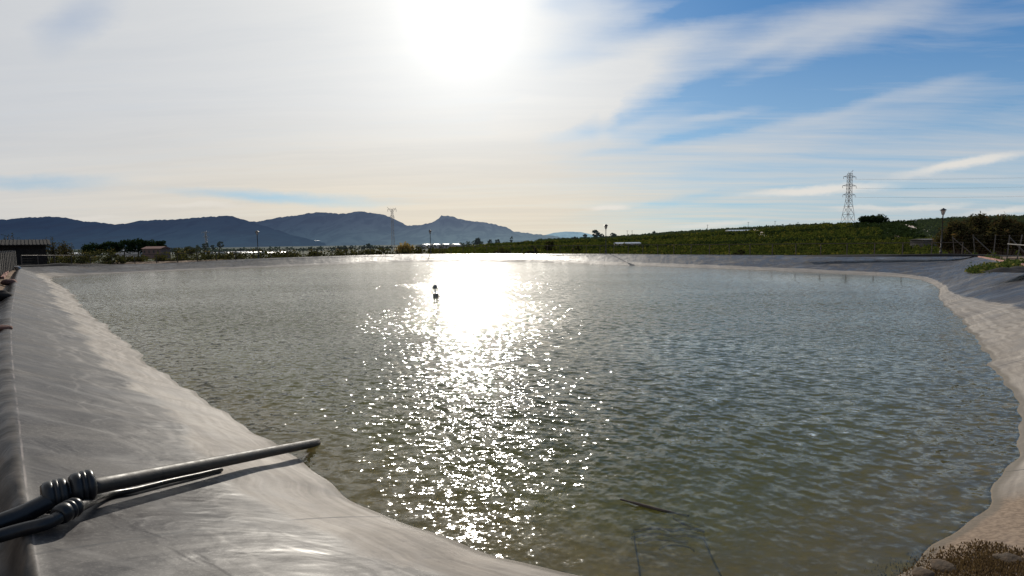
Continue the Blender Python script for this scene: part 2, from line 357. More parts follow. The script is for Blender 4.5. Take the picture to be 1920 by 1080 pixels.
# under water: brown silt; water's light loss painted in, greener and darker with depth
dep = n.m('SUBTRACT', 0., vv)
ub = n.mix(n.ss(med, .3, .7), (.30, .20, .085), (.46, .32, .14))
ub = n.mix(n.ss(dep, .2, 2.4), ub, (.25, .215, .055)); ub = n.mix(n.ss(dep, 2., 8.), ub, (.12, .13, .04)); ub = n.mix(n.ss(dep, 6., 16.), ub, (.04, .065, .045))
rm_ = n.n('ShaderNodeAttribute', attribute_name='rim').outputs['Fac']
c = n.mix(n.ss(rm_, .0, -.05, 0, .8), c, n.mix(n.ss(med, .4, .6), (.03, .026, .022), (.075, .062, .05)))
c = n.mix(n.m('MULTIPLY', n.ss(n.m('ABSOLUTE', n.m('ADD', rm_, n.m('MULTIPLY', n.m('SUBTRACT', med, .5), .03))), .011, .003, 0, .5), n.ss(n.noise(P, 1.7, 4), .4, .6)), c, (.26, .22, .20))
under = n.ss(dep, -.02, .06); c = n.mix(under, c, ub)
wr = n.noise(n.comb(n.m('MULTIPLY', uu, .9), n.m('MULTIPLY', vv, .4), 0.), 1.2, 4, .5, .6)
h = n.m('ADD', n.m('MULTIPLY', wr, 1.), n.m('MULTIPLY', fine, .02))
crk = n.m('ABSOLUTE', n.m('SUBTRACT', n.noise(n.map(P, rot=(0, 0, R_(20)), scale=(1., 1.6, 1)), 1.5, 3, .5, .6), .5))
h = n.m('ADD', h, n.m('ADD', n.m('MULTIPLY', med, .10), n.m('MULTIPLY', n.ss(crk, .16, 0.), .10)))
dry = n.m('SUBTRACT', 1., under)
rough = n.m('ADD', n.m('MULTIPLY', n.m('MAXIMUM', band, n.ss(drag, .45, .7)), .25), n.ss(big, .3, .7, .33, .5))
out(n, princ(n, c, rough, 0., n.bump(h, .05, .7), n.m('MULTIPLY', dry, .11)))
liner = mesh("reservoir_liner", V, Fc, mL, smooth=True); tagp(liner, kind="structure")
liner['label'] = "grey plastic liner sheet covering the sloping reservoir banks"
ra = liner.data.attributes.new('rim', 'FLOAT', 'POINT'); ra.data.foreach_set('value', RIMV.astype(np.float32))
uvl = liner.data.uv_layers.new(name="UVMap"); li = np.zeros(len(Fc)*4, np.int32); liner.data.loops.foreach_get('vertex_index', li)
U = np.column_stack([UVs[li], UVv[li]]); 
wrapf = (np.repeat(I.reshape(-1) == NS-1, 4)) & ((li % NS) == 0); U[wrapf, 0] = LTOT
uvl.data.foreach_set('uv', U.astype(np.float32).ravel())
bvh = BVHTree.FromPolygons([tuple(v) for v in V.tolist()], Fc.tolist())
def bankz(x, y):
    h_ = bvh.ray_cast(Vector((x, y, 5)), Vector((0, 0, -1))); return h_[0].z if h_[0] else 0.
# ------------------------------------------------------------------ water
angs = np.unwrap(np.arctan2(Wp[:, 0]-CEN[0], Wp[:, 1]-CEN[1])); 
def rimrad(P2, ctr, poly):
    a = np.arctan2(poly[:, 0]-ctr[0], poly[:, 1]-ctr[1]); r = np.hypot(poly[:, 0]-ctr[0], poly[:, 1]-ctr[1]); o = np.argsort(a)
    q = np.arctan2(P2[:, 0]-ctr[0], P2[:, 1]-ctr[1]); return np.interp(q, a[o], r[o], period=2*math.pi)
CREST = -50.
NA, rr_ = 1500, [1.5]
while rr_[-1] < 100: rr_.append(rr_[-1]+max(.0115, min(.0022*rr_[-1]**1.35, .6)))
rr_ = np.array(rr_); NRW = len(rr_)
th_ = np.linspace(R_(-62), R_(62), NA)
TH, RRg = np.meshgrid(th_, rr_); X = RRg*np.sin(TH); Y = RRg*np.cos(TH)+.0
P2 = np.column_stack([X.ravel(), Y.ravel()]); rad = np.hypot(P2[:, 0]-CEN[0], P2[:, 1]-CEN[1]); lim_ = rimrad(P2, CEN, Wp)
inside = rad < lim_+.12+.012*np.hypot(P2[:, 0], P2[:, 1])
shore = np.clip((lim_-rad)/2.2, 0.0, 1)
Z = np.zeros(len(P2)); r2 = np.random.default_rng(5)
rad0 = RRg.ravel()
for k in range(54):
    if k < 20: lam = .115*2**(r2.uniform(0, 1.1)); a = R_(CREST+90+r2.normal()*18); A_ = .0036*lam
    else: lam = .052*2**(r2.uniform(0, 1.2)); a = R_(r2.uniform(0, 360)); A_ = .0041*lam
    kk = 2*np.pi/lam; fade = np.clip((lam*.5-.0022*rad0**1.35)/(lam*.22), 0, 1)
    ph = kk*(P2[:, 0]*math.cos(a)+P2[:, 1]*math.sin(a))+r2.uniform(0, 6.28)
    grp = .55+.45*np.sin(P2[:, 0]*r2.uniform(-1.3, 1.3)+P2[:, 1]*r2.uniform(-1., 1.)+r2.uniform(0, 6))
    wv = np.sin(ph+.35*np.sin(ph))
    Z += A_*wv*fade*grp*2.
Z *= (.2+.8*shore)
Zg = WZ+Z
idx = np.arange(NRW*NA).reshape(NRW, NA)
Q = np.stack([idx[:-1, :-1], idx[:-1, 1:], idx[1:, 1:], idx[1:, :-1]], -1).reshape(-1, 4)
keep = inside[Q].any(1); Q = Q[keep]; used = np.unique(Q); remap = np.zeros(len(P2), np.int64); remap[used] = np.arange(len(used))
mW, n = newmat("water_surface"); P = n.pos
cn = n.v('LENGTH', P)
def slope(scale, sxy, rot, seed, a):
    q = n.map(P, rot=(0, 0, rot), scale=(scale*sxy[0], scale*sxy[1], 1), loc=(seed, seed*.7, 0))
    v_ = n.v('SUBTRACT', n.noise(q, 1., 2, .5, color=True), (.5, .5, .5)); nd = n.v('SCALE', v_); n.put(nd.node.inputs['Scale'], a); return nd
far = n.m('MULTIPLY', n.ss(cn, 2.5, 9.), n.ss(cn, 16., 60., 1., .5))
s1 = slope(8., (.5, 1.1), R_(-CREST*.5), 3.1, n.m('MULTIPLY', far, 1.25)); s2 = slope(13., (.6, 1.), R_(-20), 9.3, n.m('ADD', .36, n.m('MULTIPLY', far, .35))); s3 = slope(30., (.8, 1.), 0., 5.3, .36)
s4 = slope(.5, (.4, 1.), R_(8), 1.3, n.m('MULTIPLY', far, .05))
sv = n.v('ADD', n.v('ADD', s1, s2), n.v('ADD', s3, s4)); a_, b_, _c = n.xyz(sv)
calm = n.m('MULTIPLY', n.ss(n.noise(n.map(P, rot=(0, 0, R_(50)), scale=(.35, 1.4, 1)), .12, 4), .35, .62, .62, 1.15), n.ss(n.v('DISTANCE', P, (27., 36.5, WZ)), 4., 19., .035, 1.))
nrm = n.v('NORMALIZE', n.v('ADD', n.n('ShaderNodeNewGeometry').outputs['Normal'], n.comb(n.m('MULTIPLY', a_, calm), n.m('MULTIPLY', b_, calm), 0.)))
fr = n.n('ShaderNodeFresnel'); fr.inputs[0].default_value = 1.333; n.put(fr.inputs[1], nrm)
gl = n.n('ShaderNodeBsdfGlossy'); n.put(gl.inputs['Roughness'], n.ss(cn, 5., 60., .08, .10)); n.put(gl.inputs['Normal'], nrm); n.put(gl.inputs[0], (1, 1, 1))
rf = n.n('ShaderNodeBsdfRefraction'); n.put(rf.inputs['IOR'], 1.2); n.put(rf.inputs['Roughness'], 0.); n.put(rf.inputs['Normal'], nrm); n.put(rf.inputs[0], (.94, .98, .90))
tr = n.n('ShaderNodeBsdfTransparent'); n.put(tr.inputs[0], (.95, .95, .82))
m1 = n.n('ShaderNodeMixShader'); m1.inputs[0].default_value = .68; wl = n.t.links
wl.new(rf.outputs[0], m1.inputs[1]); wl.new(tr.outputs[0], m1.inputs[2])
m2 = n.n('ShaderNodeMixShader'); wl.new(fr.outputs[0], m2.inputs[0]); wl.new(m1.outputs[0], m2.inputs[1]); wl.new(gl.outputs[0], m2.inputs[2])
# turbid water: scattered green-brown body light, thin near the edge
df = n.n('ShaderNodeBsdfDiffuse'); n.put(df.inputs[0], (.155, .15, .062)); n.put(df.inputs[1], 0.)
m3 = n.n('ShaderNodeMixShader'); n.put(m3.inputs[0], n.ss(cn, 4., 22., .14, .46)); wl.new(m2.outputs[0], m3.inputs[1])
m4 = n.n('ShaderNodeMixShader'); wl.new(fr.outputs[0], m4.inputs[0]); wl.new(df.outputs[0], m4.inputs[1]); wl.new(gl.outputs[0], m4.inputs[2]); wl.new(m4.outputs[0], m3.inputs[2])
out(n, m3.outputs[0])
water = mesh("water", np.column_stack([P2[used], Zg[used]]), remap[Q], mW, smooth=True); tagp(water, kind="structure")
water['label'] = "rippled green reservoir water glittering under the sun"
# ------------------------------------------------------------------ ground
def G_rimd(P2):
    rd = np.hypot(P2[:, 0]-CEN[0], P2[:, 1]-CEN[1]); return rd-rimrad(P2, CEN, Rp)
SKYL = [(-400,470),(600,466),(760,462),(850,458),(920,452),(990,449),(1136,443),(1210,438),(1300,431),(1370,427),(1440,423),(1500,420),(1590,415),(1650,414),(1690,412),(1760,408),(1850,404),(1920,403),(2400,400)]
skx, skz, skY = [], [], []
for x, y in SKYL:
    Yr = np.interp(x, [0, 800, 1000, 1300, 1700, 2000], [900, 700, 420, 430, 330, 300]); p = atY(x, y, Yr); skx.append(p.x/p.y); skz.append(p.z-2.0 if x > 900 else min(p.z-1.5, -2.)); skY.append(Yr)
def ground_far(x, y):
    yy = np.maximum(y, 1.); s_ = x/yy; Yr = np.interp(s_, skx, skY); zr = np.interp(s_, skx, skz)
    t = np.clip((y-100)/(Yr-100), 0, None); base = -2.7
    up = base+(zr-base)*np.minimum(t, 1)**1.05
    up = np.where(t > 1, np.maximum(zr-(t-1)*12, -4.), up); return up
def gz(x, y):
    x = np.asarray(x, float); y = np.asarray(y, float); P2 = np.column_stack([x.ravel(), y.ravel()]); d = G_rimd(P2).reshape(x.shape)
    f = ground_far(x, y); t = np.clip((d-5.0)/9., 0, 1); t = t*t*(3-2*t)
    near = -.05-.03*np.clip(d, 0, 3); return near*(1-t)+f*t
def g1(x, y): return float(gz(np.array([x]), np.array([y]))[0])
NAg = 1400; ag = np.linspace(0, 2*np.pi, NAg, endpoint=False)
dl = [-.05, .3, .45, .6, .8, 1.1, 1.5, 2, 2.6, 3.3, 4.1, 5, 6, 7, 8, 9, 10, 11.5, 13, 15, 18]
while dl[-1] < 30000: dl.append(dl[-1]*1.07)
dirs = np.column_stack([np.sin(ag), np.cos(ag)]); rr0 = rimrad(CEN+dirs, CEN, Rp); rz0 = None
aR = np.arctan2(Rp[:, 0]-CEN[0], Rp[:, 1]-CEN[1]); oR = np.argsort(aR); rz0 = np.interp(ag, aR[oR], Rz[oR], period=2*math.pi)
GV = []
for d in dl:
    p = CEN+dirs*(rr0+d)[:, None]; z = gz(p[:, 0], p[:, 1]); wgt = max(0, 1-d/6.); z = z+rz0*wgt-(.24 if d < .4 else (.10 if d < .55 else 0))
    z = z+.03*np.sin(p[:, 0]*1.7+np.cos(p[:, 1]*1.3)*2)*np.cos(p[:, 1]*2.1)*(1 if d > .5 else 0); GV.append(np.column_stack([p, z]))
GV = np.concatenate(GV); I, J = np.meshgrid(np.arange(NAg), np.arange(len(dl)-1)); I2 = (I+1) % NAg
Fg = np.stack([J*NAg+I, (J+1)*NAg+I, (J+1)*NAg+I2, J*NAg+I2], -1).reshape(-1, 4)
mG, n = newmat("earth_ground"); P = n.pos
a = n.noise(P, .4, 6, .6); b = n.noise(P, 6., 6, .65); cdist = n.v('LENGTH', P)
cg = n.mix(n.ss(a, .4, .6), (.13, .085, .055), (.20, .14, .10)); cg = n.mix(n.ss(b, .45, .7), cg, (.08, .06, .035))
px2, py2, pz2 = n.xyz(P)
fld = n.noise(n.comb(n.m('MULTIPLY', px2, .006), n.m('MULTIPLY', py2, .02), 0.), 1., 3, .5)
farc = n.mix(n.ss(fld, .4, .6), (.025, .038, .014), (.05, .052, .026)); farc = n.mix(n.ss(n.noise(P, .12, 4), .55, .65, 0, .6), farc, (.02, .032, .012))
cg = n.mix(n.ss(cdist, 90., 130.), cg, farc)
hzf = n.m('SUBTRACT', 1., n.m('EXPONENT', n.m('DIVIDE', cdist, -3800.)))  # distance haze, painted into the ground as a bluish glow
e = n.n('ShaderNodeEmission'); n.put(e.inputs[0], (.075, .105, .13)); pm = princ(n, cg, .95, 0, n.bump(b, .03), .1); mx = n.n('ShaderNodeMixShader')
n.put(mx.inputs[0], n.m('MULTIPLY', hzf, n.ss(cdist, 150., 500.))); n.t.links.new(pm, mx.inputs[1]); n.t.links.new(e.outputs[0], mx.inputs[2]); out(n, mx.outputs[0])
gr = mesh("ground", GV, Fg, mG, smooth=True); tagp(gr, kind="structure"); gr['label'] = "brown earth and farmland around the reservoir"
# ------------------------------------------------------------------ mountains
def mountain(name, pts, Y, front, c_left, c_right, label, seed, xr, rough=1.):
    pts = np.array(pts, float); xs = np.arange(pts[0, 0], pts[-1, 0]+1, 2.); ys = np.interp(xs, pts[:, 0], pts[:, 1])
    nx = len(xs); T = 44; Vm = []
    for i, (x, y) in enumerate(zip(xs, ys)):
        jit = 1.6*noise.noise((x*.07, seed, 0))+1.3*noise.noise((x*.21, seed, 5)); p = atY(x, y-jit*rough, Y); Zc = p.z
        for k in range(T):
            t = k/(T-1)
            if t < .8: q = t/.8; yy = Y-front*(1-q); hh = q**1.15
            else: q = (t-.8)/.2; yy = Y+front*.6*q; hh = 1-q*.9
            X_ = p.x+front*.18*noise.noise((x*.02, seed+3, q*2.))*(1-hh)
            g_ = noise.ridged_multi_fractal((X_/front*3.4, yy/front*1.6, seed), .9, 2.1, 6, .9, 2.)
            z = -6+(Zc+6)*hh+(g_-1.2)*(Zc+6)*.13*math.sin(math.pi*min(1, hh))*(1 if t < .8 else .3)
            if t < .8: z = min(z, -6+(Zc+6)*(yy/Y)*.995+0*g_) if hh < .999 else Zc
            Vm.append((X_, yy, z))
    idx = np.arange(nx*T).reshape(nx, T); Fm = np.stack([idx[:-1, :-1], idx[1:, :-1], idx[1:, 1:], idx[:-1, 1:]], -1).reshape(-1, 4)
    m, n = newmat(name+"_hazy_rock"); P = n.pos; px, py, pz = n.xyz(P)
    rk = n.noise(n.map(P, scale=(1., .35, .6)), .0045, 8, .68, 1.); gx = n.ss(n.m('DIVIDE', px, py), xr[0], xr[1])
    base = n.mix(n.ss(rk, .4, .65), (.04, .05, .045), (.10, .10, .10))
    e = n.n('ShaderNodeEmission'); hc = n.mix(gx, c_left, c_right); low = n.ss(pz, 0., Y*.045)  # aerial haze painted in as a bluish glow
    hc = n.mix(low, n.mix(1., hc, (1.3, 1.4, 1.22), 'MULTIPLY'), hc); hc = n.mix(n.ss(rk, .42, .58, 0., .55), hc, n.mix(1., hc, (.62, .66, .74), 'MULTIPLY')); n.put(e.inputs[0], hc)  # paler haze at the foot; gully shade painted in by noise
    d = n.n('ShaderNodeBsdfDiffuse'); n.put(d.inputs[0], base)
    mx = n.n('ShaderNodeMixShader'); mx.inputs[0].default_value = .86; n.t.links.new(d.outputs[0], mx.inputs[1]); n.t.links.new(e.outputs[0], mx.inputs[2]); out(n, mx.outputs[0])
    o = mesh(name, np.array(Vm), Fm, m, smooth=True); tagp(o, kind="structure"); o['label'] = label; return o
MA = [(-260,425),(-120,410),(0,412),(25,410),(50,407),(95,405),(130,408),(160,414),(190,416),(215,420),(240,420),(250,417),(262,414),(300,411),(340,411),(360,408),(400,406),(425,404),(437,404),(452,410),(470,414),(500,424),(540,438),(600,455),(640,468)]
MBp = [(380,440),(430,422),(470,415),(490,414),(515,409),(540,404),(560,403),(580,399),(608,397),(625,400),(650,400),(665,397),(680,395),(690,398),(705,399),(725,404),(745,413),(765,422),(790,421),(800,418),(812,416),(822,411),(828,404),(835,405),(850,406),(862,410),(880,413),(905,416),(925,419),(945,424),(960,432),(985,437),(1005,439),(1020,440),(1040,443),(1060,446),(1090,450)]
MCp = [(985,446),(1020,441),(1040,436),(1060,434),(1090,435),(1110,440),(1150,446),(1180,450)]
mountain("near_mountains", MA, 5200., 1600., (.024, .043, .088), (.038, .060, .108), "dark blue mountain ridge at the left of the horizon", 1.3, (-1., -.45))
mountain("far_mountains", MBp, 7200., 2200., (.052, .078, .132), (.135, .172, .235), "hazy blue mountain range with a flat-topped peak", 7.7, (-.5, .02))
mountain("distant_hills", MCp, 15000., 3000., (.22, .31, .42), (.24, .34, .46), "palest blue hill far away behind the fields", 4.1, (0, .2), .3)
# ------------------------------------------------------------------ object materials
M_black = simple("black_painted_metal", (.012,.012,.012), (.03,.028,.026), 20, .5, .3)
M_steel = simple("galvanised_steel", (.12,.12,.125), (.20,.20,.20), 6, .5, .6)
M_pyl = simple("hazy_galvanised_steel", (.30,.29,.29), (.42,.40,.39), .6, .6, .2)
M_rust = simple("weathered_fence_steel", (.030,.022,.017), (.065,.048,.036), 9, .7, .2)
M_conc = simple("weathered_concrete", (.06,.056,.052), (.13,.118,.108), 7, .85, 0, .004, .1)
M_wood = simple("weathered_timber", (.012,.010,.009), (.028,.024,.021), 5, .9, 0, .004, .1)
M_woodl = simple("pale_timber", (.05,.045,.04), (.10,.09,.08), 5, .85)
M_roofd = simple("dark_roof_sheet", (.010,.009,.009), (.024,.021,.019), 3, .85, 0, .004, .1)
M_roofr = simple("red_clay_tiles", (.10,.035,.022), (.17,.06,.04), 2, .8)
M_wallw = simple("limewashed_wall", (.42,.37,.34), (.55,.50,.46), 1.2, .85)
M_white = simple("white_plastic_film", (.34,.34,.33), (.5,.5,.48), .8, .35)
M_bluer = simple("blue_grey_metal_sheet", (.10,.12,.17), (.16,.19,.25), 1.2, .4, .2)
M_dark = simple("dark_opening", (.01,.01,.012), (.03,.03,.03), 4, .6)
M_glass = simple("frosted_lamp_glass", (.35,.30,.28), (.5,.44,.40), 8, .25)
M_pipe = simple("dusty_black_polyethylene_pipe", (.012,.011,.011), (.042,.034,.027), 5, .55, 0, .002, .25)
M_pipen = simple("black_polyethylene_fitting", (.006,.006,.007), (.017,.016,.016), 9, .36, 0, .001, .3)
M_bark = simple("brown_bark", (.035,.027,.02), (.08,.06,.045), 4, .9)
M_stone = simple("muddy_stone", (.035,.027,.02), (.09,.065,.045), 9, .9, 0, .01, .1)
M_brick = simple("broken_brick", (.09,.04,.03), (.16,.075,.05), 20, .9)
M_float = simple("scuffed_white_plastic", (.55,.55,.55), (.75,.75,.74), 20, .35)
M_floatg = simple("grey_float_plastic", (.05,.05,.055), (.10,.10,.10), 16, .4)
M_road = simple("pale_dirt_track", (.30,.23,.19), (.42,.34,.28), .3, .95)
M_earthr = simple("reddish_kerb_brick", (.20,.085,.06), (.32,.16,.12), 6, .9)
M_wire = simple("dark_fence_wire", (.02,.018,.016), (.04,.034,.03), 9, .9, 0, .004, .1)
L_pine = foliage("dark_pine_needles", (.010,.020,.009), (.028,.042,.016), None, .15)
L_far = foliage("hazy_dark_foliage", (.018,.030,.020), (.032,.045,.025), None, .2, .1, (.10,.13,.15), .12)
L_shrub = foliage("olive_shrub_leaves", (.022,.027,.012), (.050,.050,.023), (.12,.09,.05), .3)
L_brown = foliage("brown_tamarisk_twigs", (.026,.028,.013), (.052,.046,.023), (.09,.06,.03), .3)
L_reed = foliage("golden_dry_reeds", (.16,.12,.05), (.24,.17,.075), (.30,.22,.11), .4)
L_crop = foliage("green_crop_leaves", (.016,.027,.008), (.046,.058,.015), (.078,.072,.02), .36, .08)  # yellow-green leaf colour of the crops
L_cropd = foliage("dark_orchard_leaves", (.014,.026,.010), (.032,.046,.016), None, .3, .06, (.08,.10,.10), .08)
L_weed = foliage("green_weed_leaves", (.025,.040,.014), (.058,.078,.026), (.13,.12,.05), .35, 2.)
L_dry = foliage("dry_straw", (.05,.033,.02), (.11,.075,.045), (.17,.12,.075), .2, 6.)
def hit(x, y, Y0=60., Y1=9000.):
    Y = Y0
    while Y < Y1:
        p = atY(x, y, Y)
        if g1(p.x, p.y) >= p.z: return p
        Y *= 1.01
    return atY(x, y, Y1)
def gp(x, Y, dz=0.):          # ground point at picture column x and depth Y
    p = atY(x, 455, Y); return Vector((p.x, p.y, g1(p.x, p.y)+dz))
def topz(x, y, Y): return atY(x, y, Y).z
# ------------------------------------------------------------------ street lamps
def make_lamp(loc, h, label):
    t = empty("street_lamp", loc, label, "street lamp", "black street lamps on the reservoir rim")
    MB().lathe([(.17,0),(.17,.06),(.12,.10),(.11,.45),(.13,.5),(.075,.56),(.065,.9),(.08,.93),(.055,.97),(.042,h-.78),(.07,h-.76),(.05,h-.70),(.03,h-.66)], 10).build("post", M_black, t, True)
    lb, lt = h-.62, h-.22; m = MB().lathe([(.05,lb-.04),(.10,lb-.02),(.10,lb)], 6)
    for k in range(6):
        a = math.pi*k/3; m.tube([(.10*math.cos(a), .10*math.sin(a), lb), (.21*math.cos(a), .21*math.sin(a), lt)], .013, 4)
    m.build("lantern_frame", M_black, t)
    MB().lathe([(.085,lb),(.19,lt)], 6).build("lantern_glass", M_glass, t)
    c = MB().lathe([(.27,lt),(.28,lt+.025),(.13,lt+.14),(.10,lt+.15),(.05,lt+.20),(.02,h-.01),(.005,h+.02)], 12).build("lantern_cap", M_black, t)
    return t
for x, ytop, Y, lab in ((1765, 390, 49.2, "tallest and nearest black street lamp at the right corner of the rim"), (1136, 420, 66.8, "black street lamp on the far rim in front of the green fields"),
                        (807, 430.5, 82.6, "black street lamp on the far rim below the flat-topped peak"), (483, 432, 70.2, "leftmost black street lamp on the far rim in front of dark mountains")):
    p = gp(x, Y); p.z = max(p.z, -.35); make_lamp(p, topz(x, ytop, Y)-p.z, lab)
# ------------------------------------------------------------------ rim fences
def rim_idx(x, y): return int(np.argmin(np.hypot(Rp[:, 0]-x, Rp[:, 1]-y)))
def rim_line(i0, i1, off):
    i1 = i1 if i1 > i0 else i1+NS; ids = np.arange(i0, i1+1) % NS
    return Rp[ids]+inw[ids]*off, Rz[ids]
def resample(P, Zr, step):
    d = np.concatenate([[0], np.cumsum(np.linalg.norm(np.diff(P, axis=0), axis=1))]); n_ = max(1, int(d[-1]/step)); s_ = np.linspace(0, d[-1], n_+1)
    return np.column_stack([np.interp(s_, d, P[:, 0]), np.interp(s_, d, P[:, 1]), np.interp(s_, d, Zr)])
def rail_fence(name, i0, i1, off, step, h, label, posts_mat, rails, wires, pr=.042, lean=None):
    P, Zr = rim_line(i0, i1, off); Q = resample(P, Zr, step); c = Q[len(Q)//2]; t = empty(name, c, label, "fence")
    L = Q-c; L[:, 2] = Q[:, 2]-c[2]-.10
    for q in L:
        j = rng.uniform(-.03, .03, 2); MB().tube([(q[0], q[1], q[2]-.1), (q[0]+j[0], q[1]+j[1], q[2]+h+.02)], pr, 6).build("post", posts_mat, t)
    for z, r in rails: MB().tube([(q[0], q[1], q[2]+z) for q in L], r, 6).build("rail", posts_mat, t)
    for z, r in wires: MB().tube([(q[0], q[1], q[2]+z) for q in L], r, 4).build("wire", M_wire, t)
    return t
iL, iF, iR = rim_idx(-46, 50), rim_idx(-18.4, 81.8), rim_idx(38, 43.6)
rail_fence("rail_fence", iL, iF, 1.5, 2.1, 1.2, "dark metal post and rail fence along the left part of the far rim", M_rust, ((1.2,.042),(.08,.03)), ((.4,.006),(.65,.006),(.9,.006)))
rail_fence("rail_fence", iF+8, iR, 1.5, 2.1, 1.2, "dark metal post and rail fence along the far rim before the green fields", M_rust, ((1.2,.042),(.08,.03)), ((.4,.006),(.65,.006),(.9,.006)))
# concrete post fence, right side
t = empty("wire_fence", gp(1888, 34), "wire fence with leaning pale concrete posts at the right edge", "fence"); base = t.location.copy()
cps = [(1789, 50., 1.75), (1828, 44.5, 1.85), (1862, 39.5, 1.8), (1888, 34.5, 1.75), (1906, 31.5, 1.75), (1945, 27, 1.8), (1990, 23, 1.8)]; tops = []
for i, (x, Y, h) in enumerate(cps):
    b = gp(x+2, Y); b.z = -.08; tp = b+Vector(((-.25 if i < 2 else .12)*(1 if i != 4 else 2.5), .05, h)); tops.append((b, tp))
    MB().tube([b-base-Vector((0,0,.1)), tp-base], [.05,.042], 4).build("post", M_conc, t)
for i in (0, 1, 3): b, tp = tops[i]; MB().tube([b-base+Vector((1.15, -.6, 0)), tp-base-Vector((0,0,.15))], .04, 4).build("brace", M_conc, t)
b, tp = tops[3]; b2, tp2 = tops[5]; MB().tube([b-base+Vector((0,0,1.15)), b2-base+Vector((0,0,1.12))], .035, 6).build("rail", M_woodl, t)
for k in range(6):
    f = .12+k*.17; MB().tube([b-base+(tp-b)*f for b, tp in tops], .002, 4).build("wire", M_wire, t)
# ------------------------------------------------------------------ panel fence, left
t = empty("panel_fence", gp(0, 33), "tall dark timber panel fence at the left edge beside the shed", "fence"); base = t.location.copy()
fp = [onz(x, y, -.1) for x, y in ((-70, 566), (-34, 541), (0, 521), (17, 510.5), (32, 502))]; fq = []
for a, b in zip(fp[:-1], fp[1:]):
    k = max(1, round((b-a).length/2.2)); fq += [a+(b-a)*j/k for j in range(k)]
fq.append(fp[-1])
for i, (a, b) in enumerate(zip(fq[:-1], fq[1:])):
    d = (b-a); L = d.length; rz = math.atan2(d.y, d.x); m = MB(); nb = 14
    for j in range(nb):
        c = a+d*((j+.5)/nb)-base; hh = 1.5+random.uniform(-.03, .03); m.box((c.x, c.y, c.z+hh/2), (L/nb*.93, .022, hh), rz+random.uniform(-.04, .04))
    m.build("panel", M_wood, t); MB().box((a.x-base.x+.05, a.y-base.y-.05, a.z-base.z+.8), (.10, .10, 1.62), rz).build("post", M_woodl, t)
# ------------------------------------------------------------------ shed
p = gp(8, 55); p.z = -.2; t = empty("shed", p, "dark timber shed with a low sloping roof behind the panel fence", "shed", None, R_(43))
M4 = MB(); W, Dp, Hh = 6.4, 3.6, 2.2
for j in range(32): M4.box((-W/2+(j+.5)*W/32, -Dp/2, Hh/2), (W/32*.94, .04, Hh))
for j in range(18): M4.box((W/2, -Dp/2+(j+.5)*Dp/18, Hh/2+.05), (.04, Dp/18*.94, Hh+.1))
M4.box((0, Dp/2, Hh/2+.1), (W-.06, .04, Hh+.2)); M4.box((-W/2, 0, Hh/2+.05), (.04, Dp-.1, Hh+.1)); M4.build("wall", M_wood, t)
m = MB(); m.box((0, 0, Hh+.32), (W+.9, Dp+1.2, .10), M=Matrix.Rotation(R_(7), 3, 'X'))
for j in range(24): m.box((-W/2-.4+(j+.5)*(W+.8)/24, 0, Hh+.385), (.06, Dp+1.2, .05), M=Matrix.Rotation(R_(7), 3, 'X'))
m.build("roof", M_roofd, t)
MB().box((1., -Dp/2-.04, .95), (.85, .05, 1.9)).build("door", M_roofd, t)
# ------------------------------------------------------------------ trees and shrubs
def tree(x, ytop, wpx, Y, label, kind="round", group=None, mat=None, name="tree", nl=None, cat="tree", zb=None):
    b = gp(x, Y) if zb is None else Vector((*atY(x, 455, Y).xy, zb)); H = max(.8, topz(x, ytop, Y)-b.z); Wd = wpx*Y/F; mat = mat or L_far
    t = empty(name, b, label, cat, group); px1 = Y/F*1.9
    ls = max(.05, min(px1*.9, Wd*.10)); m = MB(); r0 = max(.04*H, .05) if kind != "cypress" else .03*H
    th_ = {"round": .55, "pine": .7, "cypress": .25, "bush": .25, "lean": .8}[kind]*H; off = .28*Wd if kind == "lean" else .05*Wd
    m.tube([(0,0,-.3), (off*.3, .02, th_*.4), (off, 0, th_)], [r0, r0*.75, r0*.45], 7)
    for k in range(6):
        a = k*1.05+random.random(); q = Vector((off*.8, 0, th_*random.uniform(.55, .95))); e = q+Vector((math.cos(a)*Wd*.33, math.sin(a)*Wd*.33, H*random.uniform(.08, .22)))
        m.tube([q, (q+e)/2+Vector((0,0,.03*H)), e], [r0*.4, r0*.28, r0*.12], 5)
    m.build("trunk", M_bark, t, True)
    n_ = nl or int(min(5000, max(350, 6*Wd*H/(ls*ls))))
    if kind == "cypress": P_, s_ = clumpy(Wd, Wd, H*.95, n_, 26, Wd*.18, H*.05)
    elif kind in ("pine", "lean"): P_, s_ = clumpy(Wd, Wd*.9, H*.5, n_, 16, Wd*.15, H*.5); P_[:, 0] += off
    elif kind == "bush": P_, s_ = clumpy(Wd, Wd*.8, H*.98, n_, 22, Wd*.13, 0.); 
    else: P_, s_ = clumpy(Wd, Wd*.9, H*.78, n_, 24, Wd*.15, H*.22)
    leaves("crown", P_, ls, mat, t, 1.5, shade=s_); return t
g_gr = "dark pines standing together on the left plain"
for i, (x, yt, w_, lb) in enumerate(((176,457,44,"leftmost dark pine of the grove on the left plain"), (204,453,42,"second dark pine from the left in the grove"), (231,451,46,"broad dark pine in the middle of the grove behind white greenhouse strips"),
        (257,449,44,"dark pine left of the red roofed farmhouse"), (281,449.5,40,"dark pine directly behind the red roofed farmhouse"), (301,448.5,28,"rightmost dark pine of the grove, just past the red roof"))):
    tree(x, yt, w_, 225+i*4, lb, "round", g_gr, L_pine, "pine_tree")
